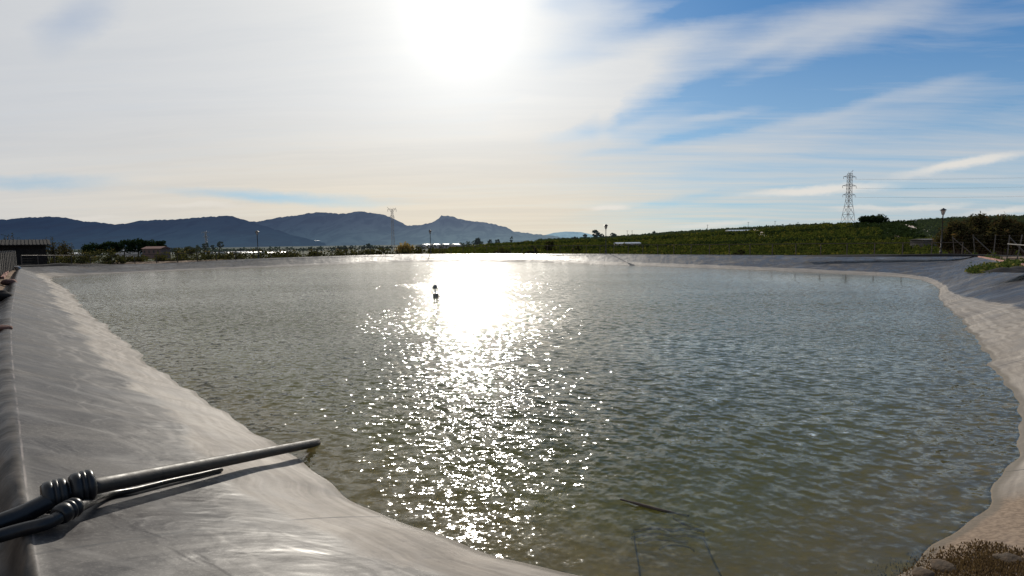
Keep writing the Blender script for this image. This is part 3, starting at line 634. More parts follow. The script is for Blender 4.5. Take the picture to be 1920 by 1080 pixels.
for a in ((322,464,14,300,"small round dark tree right of the pine grove","round"), (334,462,10,290,"small dark tree behind the fence between pine grove and leaning trees","round"), (356,459,16,260,"dark rounded tree behind the left bush","round"),(371,459,14,262,"dark tree on the right of the left bush","round"),
          (381,455,13,240,"wind-leaning tree, first of three near the small pylon","lean"), (397,457,10,245,"wind-leaning smallest tree, middle one of three near the small pylon","lean"), (409,452,13,235,"wind-leaning tree, tallest and rightmost of three near the small pylon","lean"),
          (450,465,12,420,"tiny dark tree on the plain left of the leftmost lamp","round"), (635,461,9,420,"tiny tree at the mountain foot, first of a row of three","round"), (647,460,9,425,"tiny tree at the mountain foot, middle of a row of three","round"), (658,460,8,430,"tiny tree at the mountain foot, last of a row of three","round"),
          (681,459.5,8,380,"tiny tree just left of the small round one below the main peak","round"), (691,456,11,380,"small round dark tree below the main mountain peak","round"), (895,444,15,330,"round dark tree standing alone left of the distant tree pair","round"),
          (919,449,10,340,"left one of a pair of dark trees in front of the mountain end","round"), (933,447,10,335,"right one of a pair of dark trees in front of the mountain end","round"), (959,441,6,360,"slim pointed tree on the field edge below the mountain end","cypress"),
          (1077,443,11,360,"low dark tree left of the lamp in the far fields","round"), (1097,438,9,380,"small tree between the low tree and the tall dark one","round"), (1117,430,18,370,"tallest dark tree on the field skyline left of the lamp","round"), (1129,438,11,375,"smaller tree tight against the tall dark one","round"),
          (1149,436,13,385,"round dark tree on the skyline right of the lamp","round"), (1226,432,7,400,"tiny pointed tree alone on the right field skyline","cypress")):
    tree(a[0], a[1], a[2], a[3], a[4], a[5])
tree(1637, 405, 52, 340, "broad dark tree crowning the dark hill right of the big pylon", "round", None, L_pine, nl=4500)
for i, a in enumerate(((172,461,92,60,"large olive shrub behind the far left rim fence",L_shrub), (208,474,46,62,"lower olive shrub touching the right of the large one",L_shrub), (243,479,50,66,"low yellowish shrub behind the left rim fence",L_brown), (300,480,44,68,"low brown shrub between the two darker shrubs",L_brown),
          (351,461,62,72,"dark rounded shrub rising over the left rim fence",L_shrub), (430,474,60,76,"low scrub left of the leftmost lamp",L_brown), (535,470,50,80,"brown low shrub right of the leftmost lamp",L_brown), (590,470,40,82,"low olive shrub beyond the fence below the mountain",L_shrub),
          (652,464,34,86,"dark shrub on the far rim left of the golden reeds",L_shrub), (700,467,30,88,"low brown shrub just left of the golden reeds",L_brown), (942,459,34,90,"reddish brown shrub behind the middle of the far fence",L_brown), (997,458,24,110,"dark shrub in the field near the middle",L_shrub), (1030,450,26,140,"large dark shrub in the field left of the lamp",L_shrub),
          (1080,457,18,120,"small dark shrub in the field below the low tree",L_shrub),(1388,467,24,68,"small dark shrub behind the far fence on the right",L_shrub), (1338,441,16,230,"dark hedge bush in the mid field",L_cropd))):
    tree(a[0], a[1], a[2], a[3], a[4], "bush", "shrubs outside the rim fence", a[5], "shrub", cat="shrub", zb=(-.9 if a[3] < 85 else None), nl=1600)
def twiggy(x, ytop, wpx, Y, label, mat, nl, dens=44, name="bare_tree", zb=-1., grp=None, lsz=.09, lean=0.):
    H = topz(x, ytop, Y)-zb; Wd = wpx*Y/F; t = empty(name, (*atY(x, 455, Y).xy, zb), label, "tree" if name != "reed_clump" else "reeds", grp); m = MB(); tips = []
    for k in range(dens):
        a = random.uniform(0, 6.28); r = random.random()**.6; fan = Vector((math.cos(a)*Wd*.5*r, math.sin(a)*Wd*.4*r, H*(1-.35*r*r)*random.uniform(.75, 1.02))); b0 = Vector((math.cos(a)*Wd*.08, math.sin(a)*Wd*.08, 0))
        fan.x += lean*fan.z
        mid = b0+(fan-b0)*.5+Vector((random.uniform(-.1, .1)*Wd, 0, .06*H)); m.tube([b0, mid, fan], [.012*H, .007*H, .002*H], 4); 
        for j in range(nl//dens):
            u = random.uniform(.35, 1)**.8; q = mid+(fan-mid)*((u-.5)*2) if u > .5 else b0+(mid-b0)*(u*2); tips.append(q+Vector(rng.normal(size=3)*Wd*.045))
    m.build("trunk" if name != "reed_clump" else "stems", M_bark if name != "reed_clump" else M_reedst, t)
    C = np.array(tips); C[:, 2] = np.maximum(C[:, 2], .05); leaves("crown" if name != "reed_clump" else "leaves", C, lsz, mat, t, 2.4)
M_reedst = simple("reed_stems", (.14,.10,.045), (.22,.16,.08), 5, .9)
twiggy(758, 455, 40, 90, "golden dry reed clump beside the thin middle pylon", L_reed, 1500, 60, "reed_clump", -.8, None, .16)
twiggy(785, 463, 20, 91, "shorter dry reed clump right of the golden one", L_brown, 500, 30, "reed_clump", -.8, None, .14)
for a in ((18,436,50,66,"bare brown tree rising behind the shed roof"), (62,446,34,64,"bare shrubby tree just right of the shed"), (93,442,40,63,"bare brown tree, tallest right of the shed"), (122,449,34,67,"bare brown tree left of the large olive shrub")):
    twiggy(a[0], a[1], a[2], a[3], a[4], L_brown, 900, 40, "bare_tree", -.8, "bare brown trees at the left", .10)
for a in ((1800,413,76,58,"brown green tamarisk right behind the nearest lamp",7000,-.12), (1842,402,84,60,"tallest brown tamarisk at the right behind the concrete post fence",8000,-.15), (1888,405,84,57,"dark tamarisk nearest the right edge of the picture",8000,0.), (1935,403,84,56,"tamarisk cut off by the right edge of the picture",5000,0.)):
    twiggy(a[0], a[1], a[2], a[3], a[4], L_brown, a[5], 60, "tamarisk_tree", -1.2, "tamarisks behind the concrete post fence", .17, a[6])
# ------------------------------------------------------------------ buildings on the plain
def greenhouse(x0, x1, y, Y, hgt, dep, label, name="greenhouse", mat=None, zb=None):
    a = atY(x0, y, Y); b = atY(x1, y, Y); c = (a+b)/2; zg = g1(c.x, c.y) if zb is None else zb; top = c.z; zr = top-hgt; t = empty(name, (c.x, c.y, zg), label, "greenhouse"); L = (b-a).length
    n_ = max(1, round(L/9)); m = MB(); fr = MB(); hb = zr-zg
    for k in range(n_):
        cx = -L/2+(k+.5)*L/n_; w_ = L/n_; prof = [(-w_/2, 0), (-w_*.38, hgt*.6), (-w_*.18, hgt*.93), (0, hgt), (w_*.18, hgt*.93), (w_*.38, hgt*.6), (w_/2, 0)]; bb = len(m.V)
        for yy in (0, dep):
            for (u, v) in prof: m.V.append(Vector((cx+u, yy, hb+v)))
        P7 = len(prof)
        for j in range(P7-1): m.F.append([bb+j, bb+j+1, bb+P7+j+1, bb+P7+j])
        m.F.append([bb+j for j in range(P7)][::-1])
    m.build("roof", mat or M_white, t)
    MB().box((0, dep/2, hb/2-.02), (L-.2, dep-.2, hb-.04)).build("wall", M_wallw if hb < 3 else M_cropwall, t); return t
M_cropwall = simple("dark_shade_net", (.03,.035,.025), (.06,.06,.045), 1, .9)
for a in ((100,126,474.,330,1.2,30,"short white greenhouse seen beyond the bare trees at left"), (246,282,474.5,330,1.3,30,"white greenhouse in front of the pine grove"), (379,452,472.2,340,1.2,30,"long white greenhouse beyond the left rim fence"), (478,500,472.,345,1.,30,"short white greenhouse just behind the leftmost lamp"),
          (782,856,457.5,430,1.1,40,"bright long greenhouse behind the lamp below the flat-topped peak"), (200,262,468.3,260,.9,14,"grey roofed low greenhouse under the pines")):
    greenhouse(*a, mat=(M_bluer if a[0] == 200 else None))
fm = bpy.data.objects['far_mountains'].data; mb_ = BVHTree.FromPolygons([v.co.copy() for v in fm.vertices], [tuple(p.vertices) for p in fm.polygons])
g0 = mb_.ray_cast(O, ray(578, 451))[0]; gY = g0.y if g0 else 5200; greenhouse(564, 592, 451, gY-60, gY*.0018, 300, "tilted white greenhouse far away at the foot of the mountains", zb=atY(578, 455, gY).z)
def house(x0, x1, yt, Y, wallh, dep, roofm, wallm, label, name="farmhouse", win=3, roofh=1.4):
    a = atY(x0, yt, Y); b = atY(x1, yt, Y); c = (a+b)/2; zt = c.z-roofh-wallh; t = empty(name, (c.x, c.y, zt), label, "building"); L = (b-a).length
    MB().box((0, dep/2, wallh/2-1), (L, dep, wallh+2)).build("wall", wallm, t)
    m = MB(); o_ = .35; m.V += [Vector(q) for q in ((-L/2-o_, -o_, wallh), (L/2+o_, -o_, wallh), (L/2+o_, dep+o_, wallh), (-L/2-o_, dep+o_, wallh), (-L/2-o_, dep/2, wallh+roofh), (L/2+o_, dep/2, wallh+roofh))]
    m.F += [[0,1,5,4], [2,3,4,5], [0,4,3], [1,2,5], [3,2,1,0]]; m.build("roof", roofm, t)
    for k in range(win): MB().box((-L/2+(k+.5)*L/win, -.03, wallh*.55), (L*.07, .08, wallh*.4)).build("window", M_dark, t)
    return t
house(266, 300, 462, 205, 2.6, 6, M_roofr, simple("pink_plaster", (.11,.065,.055), (.16,.10,.085), 1, .9), "long farmhouse with red tiled roof in front of the pine grove", win=4, roofh=.9)
house(1370, 1411, 430.5, 322, 1.6, 10, M_white, M_cropwall, "long low shed with white roof on the crest of the green hill", "farm_shed", 3, .8)
house(1157, 1201, 454.2, 170, .5, 5, M_bluer, M_wallw, "low blue grey roofed shed standing in the green field", "farm_shed", 0, .4)
house(1732, 1757, 447.5, 118, .7, 4, M_conc, M_conc, "low grey walled hut in the field left of the nearest lamp", "hut", 1, .25)
house(1680, 1688, 442, 160, .6, 2, M_roofr, M_white, "tiny white hut with red roof on the dark slope", "hut", 0, .4)
house(1540, 1573, 441, 260, 1.1, 5, M_conc, M_conc, "low grey concrete building in the right hand field", "field_store", 2, .2)
# ------------------------------------------------------------------ pylons
def bars(m, pts, r): m.tube(pts, r, 4, False)
def make_pylon(x, Y, ytop, ybase, wb, ww, label, arms, r=.12, zb=None):
    b = gp(x, Y) if zb is None else Vector((*atY(x, 455, Y).xy, zb)); H = topz(x, ytop, Y)-b.z; t = empty("pylon", b, label, "pylon", None, R_(18)); waist = .48*H
    def wd(z): return (wb+(ww-wb)*min(1, z/waist))/2 if z < waist else (ww+(ww*.8-ww)*((z-waist)/(H-waist)))/2
    lv = [0]; 
    while lv[-1] < H*.93: lv.append(lv[-1]+max(1.9*wd(lv[-1])*1.15, H*.035))
    lv[-1] = H*.965; cor = ((-1,-1),(1,-1),(1,1),(-1,1))
    for c in cor: m = MB(); bars(m, [(c[0]*wd(z), c[1]*wd(z), z-(1.5 if z == 0 else 0)) for z in lv], r*1.25); m.build("leg", M_pyl, t)
    m = MB()
    for z0, z1 in zip(lv[:-1], lv[1:]):
        for k in range(4):
            c, d = cor[k], cor[(k+1) % 4]; w0, w1 = wd(z0), wd(z1)
            bars(m, [(c[0]*w0, c[1]*w0, z0), (d[0]*w1, d[1]*w1, z1)], r*.75); bars(m, [(d[0]*w0, d[1]*w0, z0), (c[0]*w1, c[1]*w1, z1)], r*.75); bars(m, [(c[0]*w1, c[1]*w1, z1), (d[0]*w1, d[1]*w1, z1)], r*.7)
    m.build("lattice", M_pyl, t); ends = []
    for f, L in arms:
        z = f*H; m = MB()
        for s_ in (-1, 1):
            tip = Vector((s_*L, 0, z+.15)); 
            for yy in (-1, 1): bars(m, [(s_*wd(z), yy*wd(z), z), tip], r*.8); bars(m, [(s_*wd(z), yy*wd(z)*.9, z+H*.032), tip], r*.7)
            for q in (.33, .66): bars(m, [Vector((s_*wd(z), 0, z))*(1-q)+tip*q, Vector((s_*wd(z), 0, z+H*.032))*(1-q)+tip*q], r*.5)
            m.lathe([(.05,-1.6),(.13,-1.5),(.13,-.2),(.05,0)], 6, tip); ends.append(b+Matrix.Rotation(R_(18), 3, 'Z') @ (tip-Vector((0,0,1.6))))
        m.build("arm", M_pyl, t)
    return t, H, ends, wd
t, H, E1, wd = make_pylon(1588, 350, 322, 420, 6.3, 2.5, "large lattice pylon standing on the hill crest at right", ((.90,5.6),(.73,6.2),(.56,5.6)), .12)
m = MB(); bars(m, [(wd(H), 0, H*.96), (2.8, 0, H*1.03)], .12); bars(m, [(-wd(H), 0, H*.96), (2.8, 0, H*1.03)], .1); bars(m, [(-wd(H), 0, H*.96), (-1.3, 0, H*1.0)], .1); m.build("earth_wire_peak", M_pyl, t)
t, H, E2, wd = make_pylon(737, 330, 389, 474, 1.9, 1.4, "thin tall pylon with a T shaped head beside the golden reeds", ((.955,2.6),(.80,1.2)), .06)
m = MB(); bars(m, [(-.6, 0, H*.9), (-2.9, 0, H*1.01)], .09); bars(m, [(.6, 0, H*.9), (2.6, 0, H*1.0)], .09); m.build("head_brace", M_pyl, t)
make_pylon(387, 520, 433, 470, 3.0, 1.6, "small distant pylon against the dark mountains at left", ((.93,3.6),(.72,2.6)), .2)
for i, e in enumerate(E1[1::2]+E1[0::2]):
    far_ = e+Vector((330, -40, 6)) if True else None; pts = []
    for k in range(21): u = k/20; q = e.lerp(far_, u); q.z -= 9*4*u*(1-u)*.5; pts.append(q)
    lv_ = ["top", "middle", "lowest"][i % 3]; sd_ = "outer" if i < 3 else "inner"
    o = MB().tube([q-e for q in pts], .022, 4).build("power_line", M_steel, None, False, e); tagp(o, f"thin {lv_} power line on the {'right' if i < 3 else 'left'} arm tips of the large pylon", "power line", "power lines running from the large pylon")
def upole(x, ytop, Y, label):
    b = gp(x, Y); H = topz(x, ytop, Y)-b.z; t = empty("utility_pole", b, label, "utility pole", "small poles along the hill crest")
    MB().tube([(0,0,-1), (0,0,H)], [.17,.11], 6).build("post", M_wood, t); MB().box((0, 0, H-.5), (1.9, .12, .12)).build("crossarm", M_wood, t)
for a in ((1326,421,400,"leftmost thin pole on the hill crest"), (1402,416,410,"thin pole on the crest above the white roofed shed"), (1452,414,405,"thin pole on the crest right of the white roofed shed"), (1495,416,395,"thin pole on the crest midway to the large pylon"), (1543,415,385,"thin pole on the crest nearest the large pylon"), (1176,432,420,"left pole of a pair beyond the lamp at far fields"), (1185,432,425,"right pole of a pair beyond the lamp at far fields")): upole(*a)
# ------------------------------------------------------------------ dirt tracks on the hill
def track(pp, wpx, lab):
    V_, F_ = [], []
    for i, (x, y, ww_) in enumerate(pp):
        p = hit(x, y, 90); 
        for s_ in (-1, 1): q = Vector((p.x+s_*ww_/2, p.y, 0)); q.z = g1(q.x, q.y)+.9; V_.append(q)
    for i in range(len(pp)-1): F_.append([2*i, 2*i+1, 2*i+3, 2*i+2])
    o = mesh("dirt_track", V_, F_, M_road); tagp(o, kind="structure"); o['label'] = lab; return [(V_[2*i]+V_[2*i+1])/2 for i in range(len(pp))]
TR = track([(1416,432,3),(1421,436,3.4),(1425,440,3.6),(1428,444,3.4),(1432,447.5,3)], 5, "pale dirt track climbing the green hill beside the white roofed shed")
TR += track([(1681,421,2.6),(1697,425,2.6),(1715,430,2.6),(1730,435,2.4),(1742,440,2.2)], 5, "pale dirt track crossing the dark slope at right")
# ------------------------------------------------------------------ crops, hedges
def plants(pts, hs, nl, ls, wd_):
    """pts (n,2), height per plant -> leaf centres + shade"""
    n_ = len(pts); zz = gz(pts[:, 0], pts[:, 1]); r = rng.normal(size=(n_, nl, 3)); r /= np.linalg.norm(r, axis=2)[:, :, None]; r *= (rng.random((n_, nl, 1))**.33)
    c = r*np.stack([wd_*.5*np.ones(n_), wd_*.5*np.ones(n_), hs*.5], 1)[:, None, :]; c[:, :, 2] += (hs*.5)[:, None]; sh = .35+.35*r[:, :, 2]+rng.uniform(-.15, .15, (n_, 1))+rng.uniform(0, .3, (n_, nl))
    c += np.stack([pts[:, 0], pts[:, 1], zz], 1)[:, None, :]; return c.reshape(-1, 3), sh.reshape(-1)
def field(name, lab, smin, smax, Y0, Y1, dr, dp, hgt, nl, ls, wd_, mat, rot=R_(-38), keepf=1., cond=None, dmin=14):
    Xm = max(abs(smin), abs(smax))*Y1*1.1+20; u = np.arange(-Xm-Y1, Xm+Y1, dp); v = np.arange(-Xm-Y1, Xm+Y1, dr); Ug, Vg = np.meshgrid(u, v)
    Ug = Ug+rng.uniform(-.3, .3, Ug.shape)*dp; Vg = Vg+rng.uniform(-.12, .12, Vg.shape)*dr
    Xp = Ug*math.cos(rot)-Vg*math.sin(rot); Yp = Ug*math.sin(rot)+Vg*math.cos(rot); s_ = Xp/np.maximum(Yp, 1); Yr = np.interp(s_, skx, skY)
    k = (s_ > smin) & (s_ < smax) & (Yp > Y0) & (Yp < np.minimum(Y1, Yr+12)) & (rng.random(Xp.shape) < keepf)
    pts = np.column_stack([Xp[k], Yp[k]]); pts = pts[G_rimd(pts) > dmin]
    if cond is not None: pts = pts[cond(pts)]
    for q in TR: pts = pts[~((abs(pts[:, 0]-q.x) < 3.6) & (pts[:, 1] > q.y-17) & (pts[:, 1] < q.y+5))]
    sx_ = atY(1390, 431, 322).x; pts = pts[~((abs(pts[:, 0]-sx_+(322-pts[:, 1])*.42) < 10.) & (pts[:, 1] > 296) & (pts[:, 1] < 334))]
    hs = hgt*rng.uniform(.7, 1.15, len(pts)); C, sh = plants(pts, hs, nl, ls, wd_); o = leaves(name, C, ls, mat, None, 1.5, shade=sh); tagp(o, lab, "crops", kind="stuff"); print(name, len(pts), len(C)); return o
sD = 0.62
field("crop_field", "bright green leafy crop rows just beyond the far fence", -.16, 1.12, 78, 150, 3.0, 1.5, 1.9, 46, .34, 1.7, L_crop)
field("crop_field", "mid green crop rows on the middle of the hillside", -.16, 1.12, 158, 235, 3.6, 2.2, 2.1, 30, .5, 2.1, L_crop, cond=lambda p: (p[:, 0]/p[:, 1] < .72))
field("crop_field", "dull green crops high on the hillside", -.12, .66, 243, 330, 4.5, 3., 2.1, 22, .75, 2.6, L_crop, R_(-10))
field("orchard", "dark green orchard along the hill crest", .05, .62, 338, 450, 5.5, 4., 2.2, 18, .9, 3.6, L_cropd, R_(-8))
field("scrub", "dark scrub covering the slope below the broad tree", .60, .80, 155, 350, 5., 3.5, 1.7, 20, .8, 3.2, L_pine, R_(20), .8)
field("orchard", "dark orchard rows on the hillside at the right edge", .79, 1.15, 165, 320, 4.2, 2.8, 2.4, 26, .6, 2.3, L_cropd, R_(12))
field("scrub", "low brown green scrub on the plain beyond the left rim fence", -1.2, -.14, 84, 200, 7., 4.5, 1.3, 30, .35, 3., L_shrub, R_(35), .55)
field("undergrowth", "continuous dark brown green undergrowth right behind the left rim fence", -1.25, -.13, 56, 104, 2.2, 1.7, 1.25, 60, .24, 2.2, L_shrub, R_(35), .75, dmin=3.0)
field("hedge", "dark hedge line across the middle of the fields", .0, .75, 150, 158, 1.8, 1.6, 2.2, 34, .4, 2.2, L_pine, 0., .85)
field("hedge", "dark hedge line high across the fields", -.05, .66, 235, 243, 2.4, 2.2, 2.6, 26, .6, 2.6, L_pine, 0., .9)
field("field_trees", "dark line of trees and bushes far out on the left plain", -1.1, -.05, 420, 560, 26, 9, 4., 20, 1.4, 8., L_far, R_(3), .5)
# ------------------------------------------------------------------ float
p = onz(817, 557, WZ); t = empty("marker_float", (p.x, p.y, WZ), "grey and white marker float standing alone on the water", "float")
MB().lathe([(.10,-.12),(.135,-.08),(.14,.0),(.14,.17),(.125,.20)], 16).build("float_base", M_floatg, t)
MB().lathe([(.03,.19),(.03,.43)], 10, (-.02, 0, 0)).build("body", M_float, t)
MB().lathe([(.115,.42),(.12,.44),(.12,.54),(.09,.60),(.04,.63)], 14, (-.03, 0, 0)).build("cap", M_floatg, t)
MB().tube([(.13,0,.05),(.2,.02,.0),(.32,.05,-.06)], .012, 5).build("mooring_rope", M_black, t)
# ------------------------------------------------------------------ pipes
def surf(x, y, up): # point lying on the bank under picture position (x,y)
    d = ray(x, y); h_ = bvh.ray_cast(O, d); q = h_[0] if h_[0] else onz(x, y, -.05)
    return Vector(q)+Vector((0, 0, up))
R1 = .054
def smoothpath(pts, k=8):
    o = []; 
    for i in range(len(pts)-1):
        p0, p1, p2, p3 = pts[max(i-1, 0)], pts[i], pts[i+1], pts[min(i+2, len(pts)-1)]
        for j in range(k):
            u = j/k; o.append(.5*((2*p1)+(-p0+p2)*u+(2*p0-5*p1+4*p2-p3)*u*u+(-p0+3*p1-3*p2+p3)*u**3))
    o.append(pts[-1]); return o
c0 = onz(103, 931, .075); c1 = onz(156, 916, .075); e1 = onz(588, 831, WZ+.035)
dirc = (c1-c0).normalized()
t = empty("water_pipe", c0, "thick dusty black pipe with ribbed couplings running down the liner into the water", "pipe")
pp = []
for k in range(41):
    u = k/40; q = c1.lerp(e1, u); q.z = max(q.z-.04*math.sin(math.pi*u)*0, bankz(q.x, q.y)+R1*.8); pp.append(q)
for _ in range(14): pp = [pp[0]]+[Vector((pp[i].x, pp[i].y, (pp[i-1].z+pp[i].z*2+pp[i+1].z)/4)) for i in range(1, 40)]+[pp[-1]]
pp.append(pp[-1]+(pp[-1]-pp[-5]).normalized()*.10)
MB().tube([q-c0 for q in pp], R1, 22).build("pipe", M_pipe, t, True)
pp2 = smoothpath([c0, onz(86, 943, .07), onz(50, 961, .06), onz(0, 981, .055), onz(-60, 1003, .05), onz(-140, 1040, .04)])
MB().tube([q-c0 for q in pp2], .055, 22).build("supply_pipe", M_pipen, t, True)
def nut(c, d, s_=1., name="coupling_nut"):
    M_ = d.to_track_quat('Z', 'Y').to_matrix(); prof = [(.055,-.062),(.080,-.060),(.090,-.050)]
    prof += [(.094,-.046),(.098,-.03),(.098,-.012),(.090,-.009),(.090,-.004),(.099,-.001),(.099,.014),(.091,.017),(.091,.022),(.098,.025),(.096,.045)]
    prof += [(.080,.060),(.06,.064)]; prof = [(r*s_, z) for r, z in prof]; m = MB().lathe(prof, 28, c, M_)
    return m.build(name, M_pipen, t, True)
nut(Vector((0,0,.005)), dirc, 1.0); nut((c1-c0)*.98+Vector((0,0,.01)), dirc, 1.04)
MB().tube([dirc*.02, dirc*.14], .068, 20).build("coupling_body", M_pipen, t, True)
h1 = onz(30, 996, .04); ht = empty("hose", h1, "thinner black hose with its own coupling squeezed under the thick pipe", "hose")
hp = smoothpath([onz(-120, 1045, .03), onz(-50, 1020, .04), h1, onz(88, 981, .045), onz(116, 966, .045), onz(150, 948, .04)]+[surf(x, y, .03) for x, y in ((200, 938), (255, 925), (310, 911), (360, 899))]+[surf(415, 885, .02)])
hs_ = hp[:]; 
for _ in range(6): hs_ = [hs_[0]]+[Vector((hs_[i].x, hs_[i].y, (hs_[i-1].z+hs_[i].z*2+hs_[i+1].z)/4)) for i in range(1, len(hs_)-1)]+[hs_[-1]]
MB().tube([q-h1 for q in hs_], [.038 if i < 40 else max(.020, .034-.0008*(i-40)) for i in range(len(hs_))], 16).build("hose_pipe", M_pipen, ht, True)
hd = (onz(160, 942, .045)-onz(118, 964, .045)).normalized(); hc = onz(136, 953, .05)-h1
_t = t; t = ht; nut(hc-hd*.03, hd, .62); t = _t
# ------------------------------------------------------------------ sunken things
q0, q1, q2, q3 = onz(1163, 936, WZ+.03), onz(1200, 946, WZ+.015), onz(1245, 958, WZ+.0), onz(1292, 968, WZ-.03)
o = MB().tube(smoothpath([Vector((0,0,0)), q1-q0, q2-q0, q3-q0], 5), [.010]*4+[.016]*8+[.011]*4, 8).build("floating_branch", M_bark, None, True, q0); tagp(o, "dark wet branch lying in the shallow water near the shore", "branch")
D_ = -.10; b0 = onz(1190, 1008, WZ+D_); t = empty("underwater_frame", b0, "sunken dark frame with two long poles under the shallow water", "frame"); dl_ = lambda x, y, d=D_: onz(x, y, WZ+d)-b0
MB().tube([dl_(1184, 1009), dl_(1205, 1003, -.12), dl_(1240, 1001, -.14), dl_(1262, 1006, -.10), dl_(1290, 1004, -.09), dl_(1322, 1010)], .013, 8).build("crossbar", M_bark, t); MB().tube([dl_(1188, 996, -.09), dl_(1225, 990, -.11), dl_(1262, 994, -.12), dl_(1300, 991, -.13), dl_(1320, 997, -.12)], .014, 8).build("crossbar", M_bark, t)
MB().tube([dl_(1188, 1006), dl_(1196, 1050, -.06), dl_(1203, 1100, 0.)], .009, 8).build("pole", M_bark, t); MB().tube([dl_(1318, 1008), dl_(1336, 1050, -.06), dl_(1362, 1100, 0.)], .009, 8).build("pole", M_bark, t)
for pts_, r_, lb in ((((1196,1021),(1222,1012),(1258,1014),(1290,1018)), .009, "sunken brown twig lying just inside the sunken frame"), (((1262,972),(1285,984),(1309,996)), .010, "short sunken stick between the floating branch and the sunken frame"), (((1236,1030),(1256,1022),(1290,1026),(1302,1034)), .007, "thin crooked twig lowest in the sunken frame")):
    z0 = onz(*pts_[0], WZ-.05); tagp(MB().tube(smoothpath([onz(x, y, WZ-.05)-z0 for x, y in pts_], 5), r_, 7).build("twig", M_bark, None, True, z0), lb, "twig")
# ------------------------------------------------------------------ stones and debris, bottom right
def stone(loc, s, label, mat=M_stone, grp="muddy stones in the near right corner", name="stone", cat="stone"):
    import bmesh
    bm = bmesh.new(); bmesh.ops.create_icosphere(bm, subdivisions=3, radius=1); sd = random.uniform(0, 50)
    for v in bm.verts:
        d = 1+.28*noise.noise(v.co*1.3+Vector((sd,0,0)))+.10*noise.noise(v.co*4+Vector((sd,0,0))); v.co = Vector((v.co.x*s[0], v.co.y*s[1], v.co.z*s[2]))*d
    me = bpy.data.meshes.new(name); bm.to_mesh(me); bm.free(); me.materials.append(mat); me.polygons.foreach_set('use_smooth', [True]*len(me.polygons)); o = bpy.data.objects.new(name, me); COL.objects.link(o); o.location = loc; o.rotation_euler = (0, 0, random.uniform(0, 6)); tagp(o, label, cat, grp)
for x, y, s, lb in ((1782,1066,(.13,.09,.045),"dark flat stone at the water edge in the bottom right corner"), (1905,1052,(.12,.08,.045),"brown stone at the right edge of the debris"), (1740,1080,(.10,.09,.05),"small wet stone leftmost in the debris")):
    stone(surf(x, y, -.015), s, lb)
C = []
for k in range(6000):
    x = random.gauss(1850, 75); y = random.gauss(1056, 22)+abs(x-1850)*.12
    if y < 1012+abs(x-1835)*.2: continue
    C.append(surf(x, y, abs(random.gauss(0, .006))+.002))
C = np.array([tuple(c) for c in C]); o = leaves("reed_debris", C, .011, L_dry, None, 2.6, up=14.); tagp(o, "brown mat of dead reeds washed against the near right corner", "debris", kind="stuff")
# ------------------------------------------------------------------ dry grass, bottom left
Vb, Fb, sh = [], [], []
def blades(ctrs, hmin, hmax, wd_):
    V_, n_ = [], len(ctrs)
    for c in ctrs:
        a = random.uniform(0, 6.28); h = random.uniform(hmin, hmax); ln = Vector((random.gauss(0, .6), random.gauss(0, .6), 0))*h; s_ = Vector((math.cos(a), math.sin(a), 0))*wd_
        V_ += [c-s_, c+s_, c+ln*.5+Vector((0,0,h*.6))+s_*.6, c+ln+Vector((0,0,h))-s_*.2]
    return np.array([tuple(v) for v in V_]), np.arange(4*n_).reshape(n_, 4)
ct = []
ids = np.where((Rp[:, 0] < -1.5) & (Rp[:, 0] > -9))[0]
for k in range(9000):
    i = int(random.choice(ids)); d = random.uniform(.10, 1.6); q = Rp[i]+inw[i]*d; ct.append(Vector((q[0]+random.uniform(-.1,.1), q[1]+random.uniform(-.1,.1), g1(q[0], q[1])-.03-(.19 if d < .42 else .07 if d < .5 else 0))))
Vb, Fb = blades(ct, .02, .10, .0028); o = mesh("dry_grass", Vb, Fb, L_dry); at = o.data.attributes.new('shade', 'FLOAT', 'POINT'); at.data.foreach_set('value', np.repeat(rng.random(len(ct)), 4).astype(np.float32)); tagp(o, "brown dry grass and straw beside the liner edge at bottom left", "grass", kind="stuff")
# ------------------------------------------------------------------ weeds on the right liner
C = []
for k in range(4200):
    u = random.random(); x = 1822+u*85+random.gauss(0, 6); y = 509-u*12+random.gauss(0, 2.2); C.append(surf(x, y, abs(random.gauss(0, .10))))
C = np.array([tuple(c) for c in C]); o = leaves("creeping_weeds", C, .10, L_weed, None, 1.8, up=.6); tagp(o, "low green weeds creeping over the liner at right", "weeds", kind="stuff")
C = []
for k in range(2600):
    i = iR+int(random.uniform(8, 200)); i %= NS; d = random.uniform(1.3, 3.2); q = Rp[i]+inw[i]*d
    if random.random() < .5+.5*math.sin(q[1]*.9): C.append((q[0], q[1], -.08+abs(random.gauss(0, .16))))
o = leaves("verge_weeds", np.array(C), .13, L_weed, None, 1.8, up=.6); tagp(o, "green weeds on the verge at the foot of the concrete post fence", "weeds", kind="stuff")
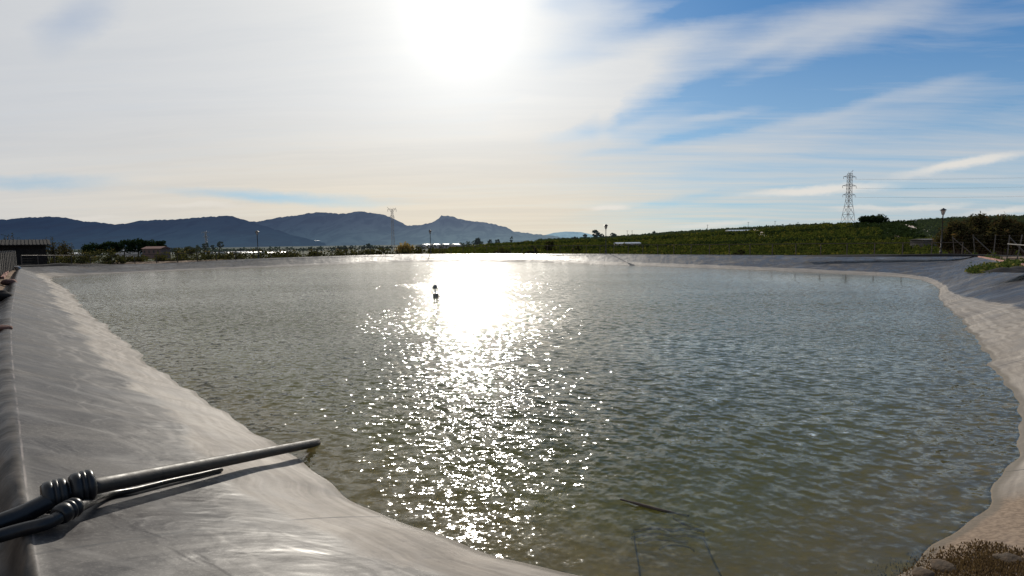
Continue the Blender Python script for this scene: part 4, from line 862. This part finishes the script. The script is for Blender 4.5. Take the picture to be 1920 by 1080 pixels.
# loose black sheet, bricks and kerb
def kerb(i0, i1, off, lab):
    P_, Zr = rim_line(i0, i1, off); Q = resample(P_, Zr, .5); m = MB()
    for a, b in zip(Q[:-1], Q[1:]):
        d = b-a; m.box((a+d/2)+np.array([0, 0, .0+random.uniform(-.01, .01)]), (np.linalg.norm(d)*.94, .14, .14), math.atan2(d[1], d[0])+random.uniform(-.03, .03))
    o = m.build("kerb", M_earthr); tagp(o, kind="structure"); o['label'] = lab
kerb(rim_idx(-46, 49), rim_idx(-46.4, 50.5) if False else rim_idx(-43, 45), .75, "reddish brick kerb along the left rim") if False else None
kl = rim_idx(-28, 29); kerb(kl, iL, .72, "reddish brick kerb along the far left rim")
kerb(iR+10, rim_idx(24, 23.2), .95, "reddish brick kerb along the right rim")
for x, y, s, lb, mt in ((17,529,(.30,.22,.16),"reddish broken block lying on the left liner edge",M_brick), (1,616,(.16,.10,.07),"orange brick piece at the left picture edge",M_brick)): stone(onz(x, y, 0.02), s, lb, mt, None, "brick", "brick")
stone(onz(2, 555, .02), (.34,.26,.18), "dark stone on the liner edge at the left picture edge", M_roofd, None)
p = onz(41, 503, .0); o = MB().tube([(-.7,0,.12),(0,-.3,.10),(.7,-.9,.06)], .09, 10).build("pipe_offcut", M_float, None, True, p); tagp(o, "pale piece of pipe lying on the far left corner of the liner", "pipe")
def sheet(cx, cy, L, Wd, rz, lab):
    p = onz(cx, cy, .0); nx, ny = 24, 10; V_, F_ = [], []
    for i in range(nx):
        for j in range(ny):
            u, v = i/(nx-1)-.5, j/(ny-1)-.5; q = Matrix.Rotation(rz, 3, 'Z') @ Vector((u*L, v*Wd, 0)); V_.append((q.x, q.y, .03+.28*(1-4*v*v)*(.6+.6*noise.noise((u*5, v*2, cx)))*(1-abs(2*u)**4)))
    for i in range(nx-1):
        for j in range(ny-1): a = i*ny+j; F_.append([a, a+ny, a+ny+1, a+1])
    o = mesh("folded_sheet", V_, F_, M_roofd, None, True, p); tagp(o, lab, "plastic sheet")
sheet(85, 500, 9, 1.6, R_(35), "black folded sheet on the rim at the far left corner")
sheet(1906, 510, 2.6, 1.3, R_(20), "black folded sheet on the right liner near the picture edge")
sheet(1700, 481.5, 15, 1.2, R_(-25), "long black folded sheet along the rim below the nearest lamp")
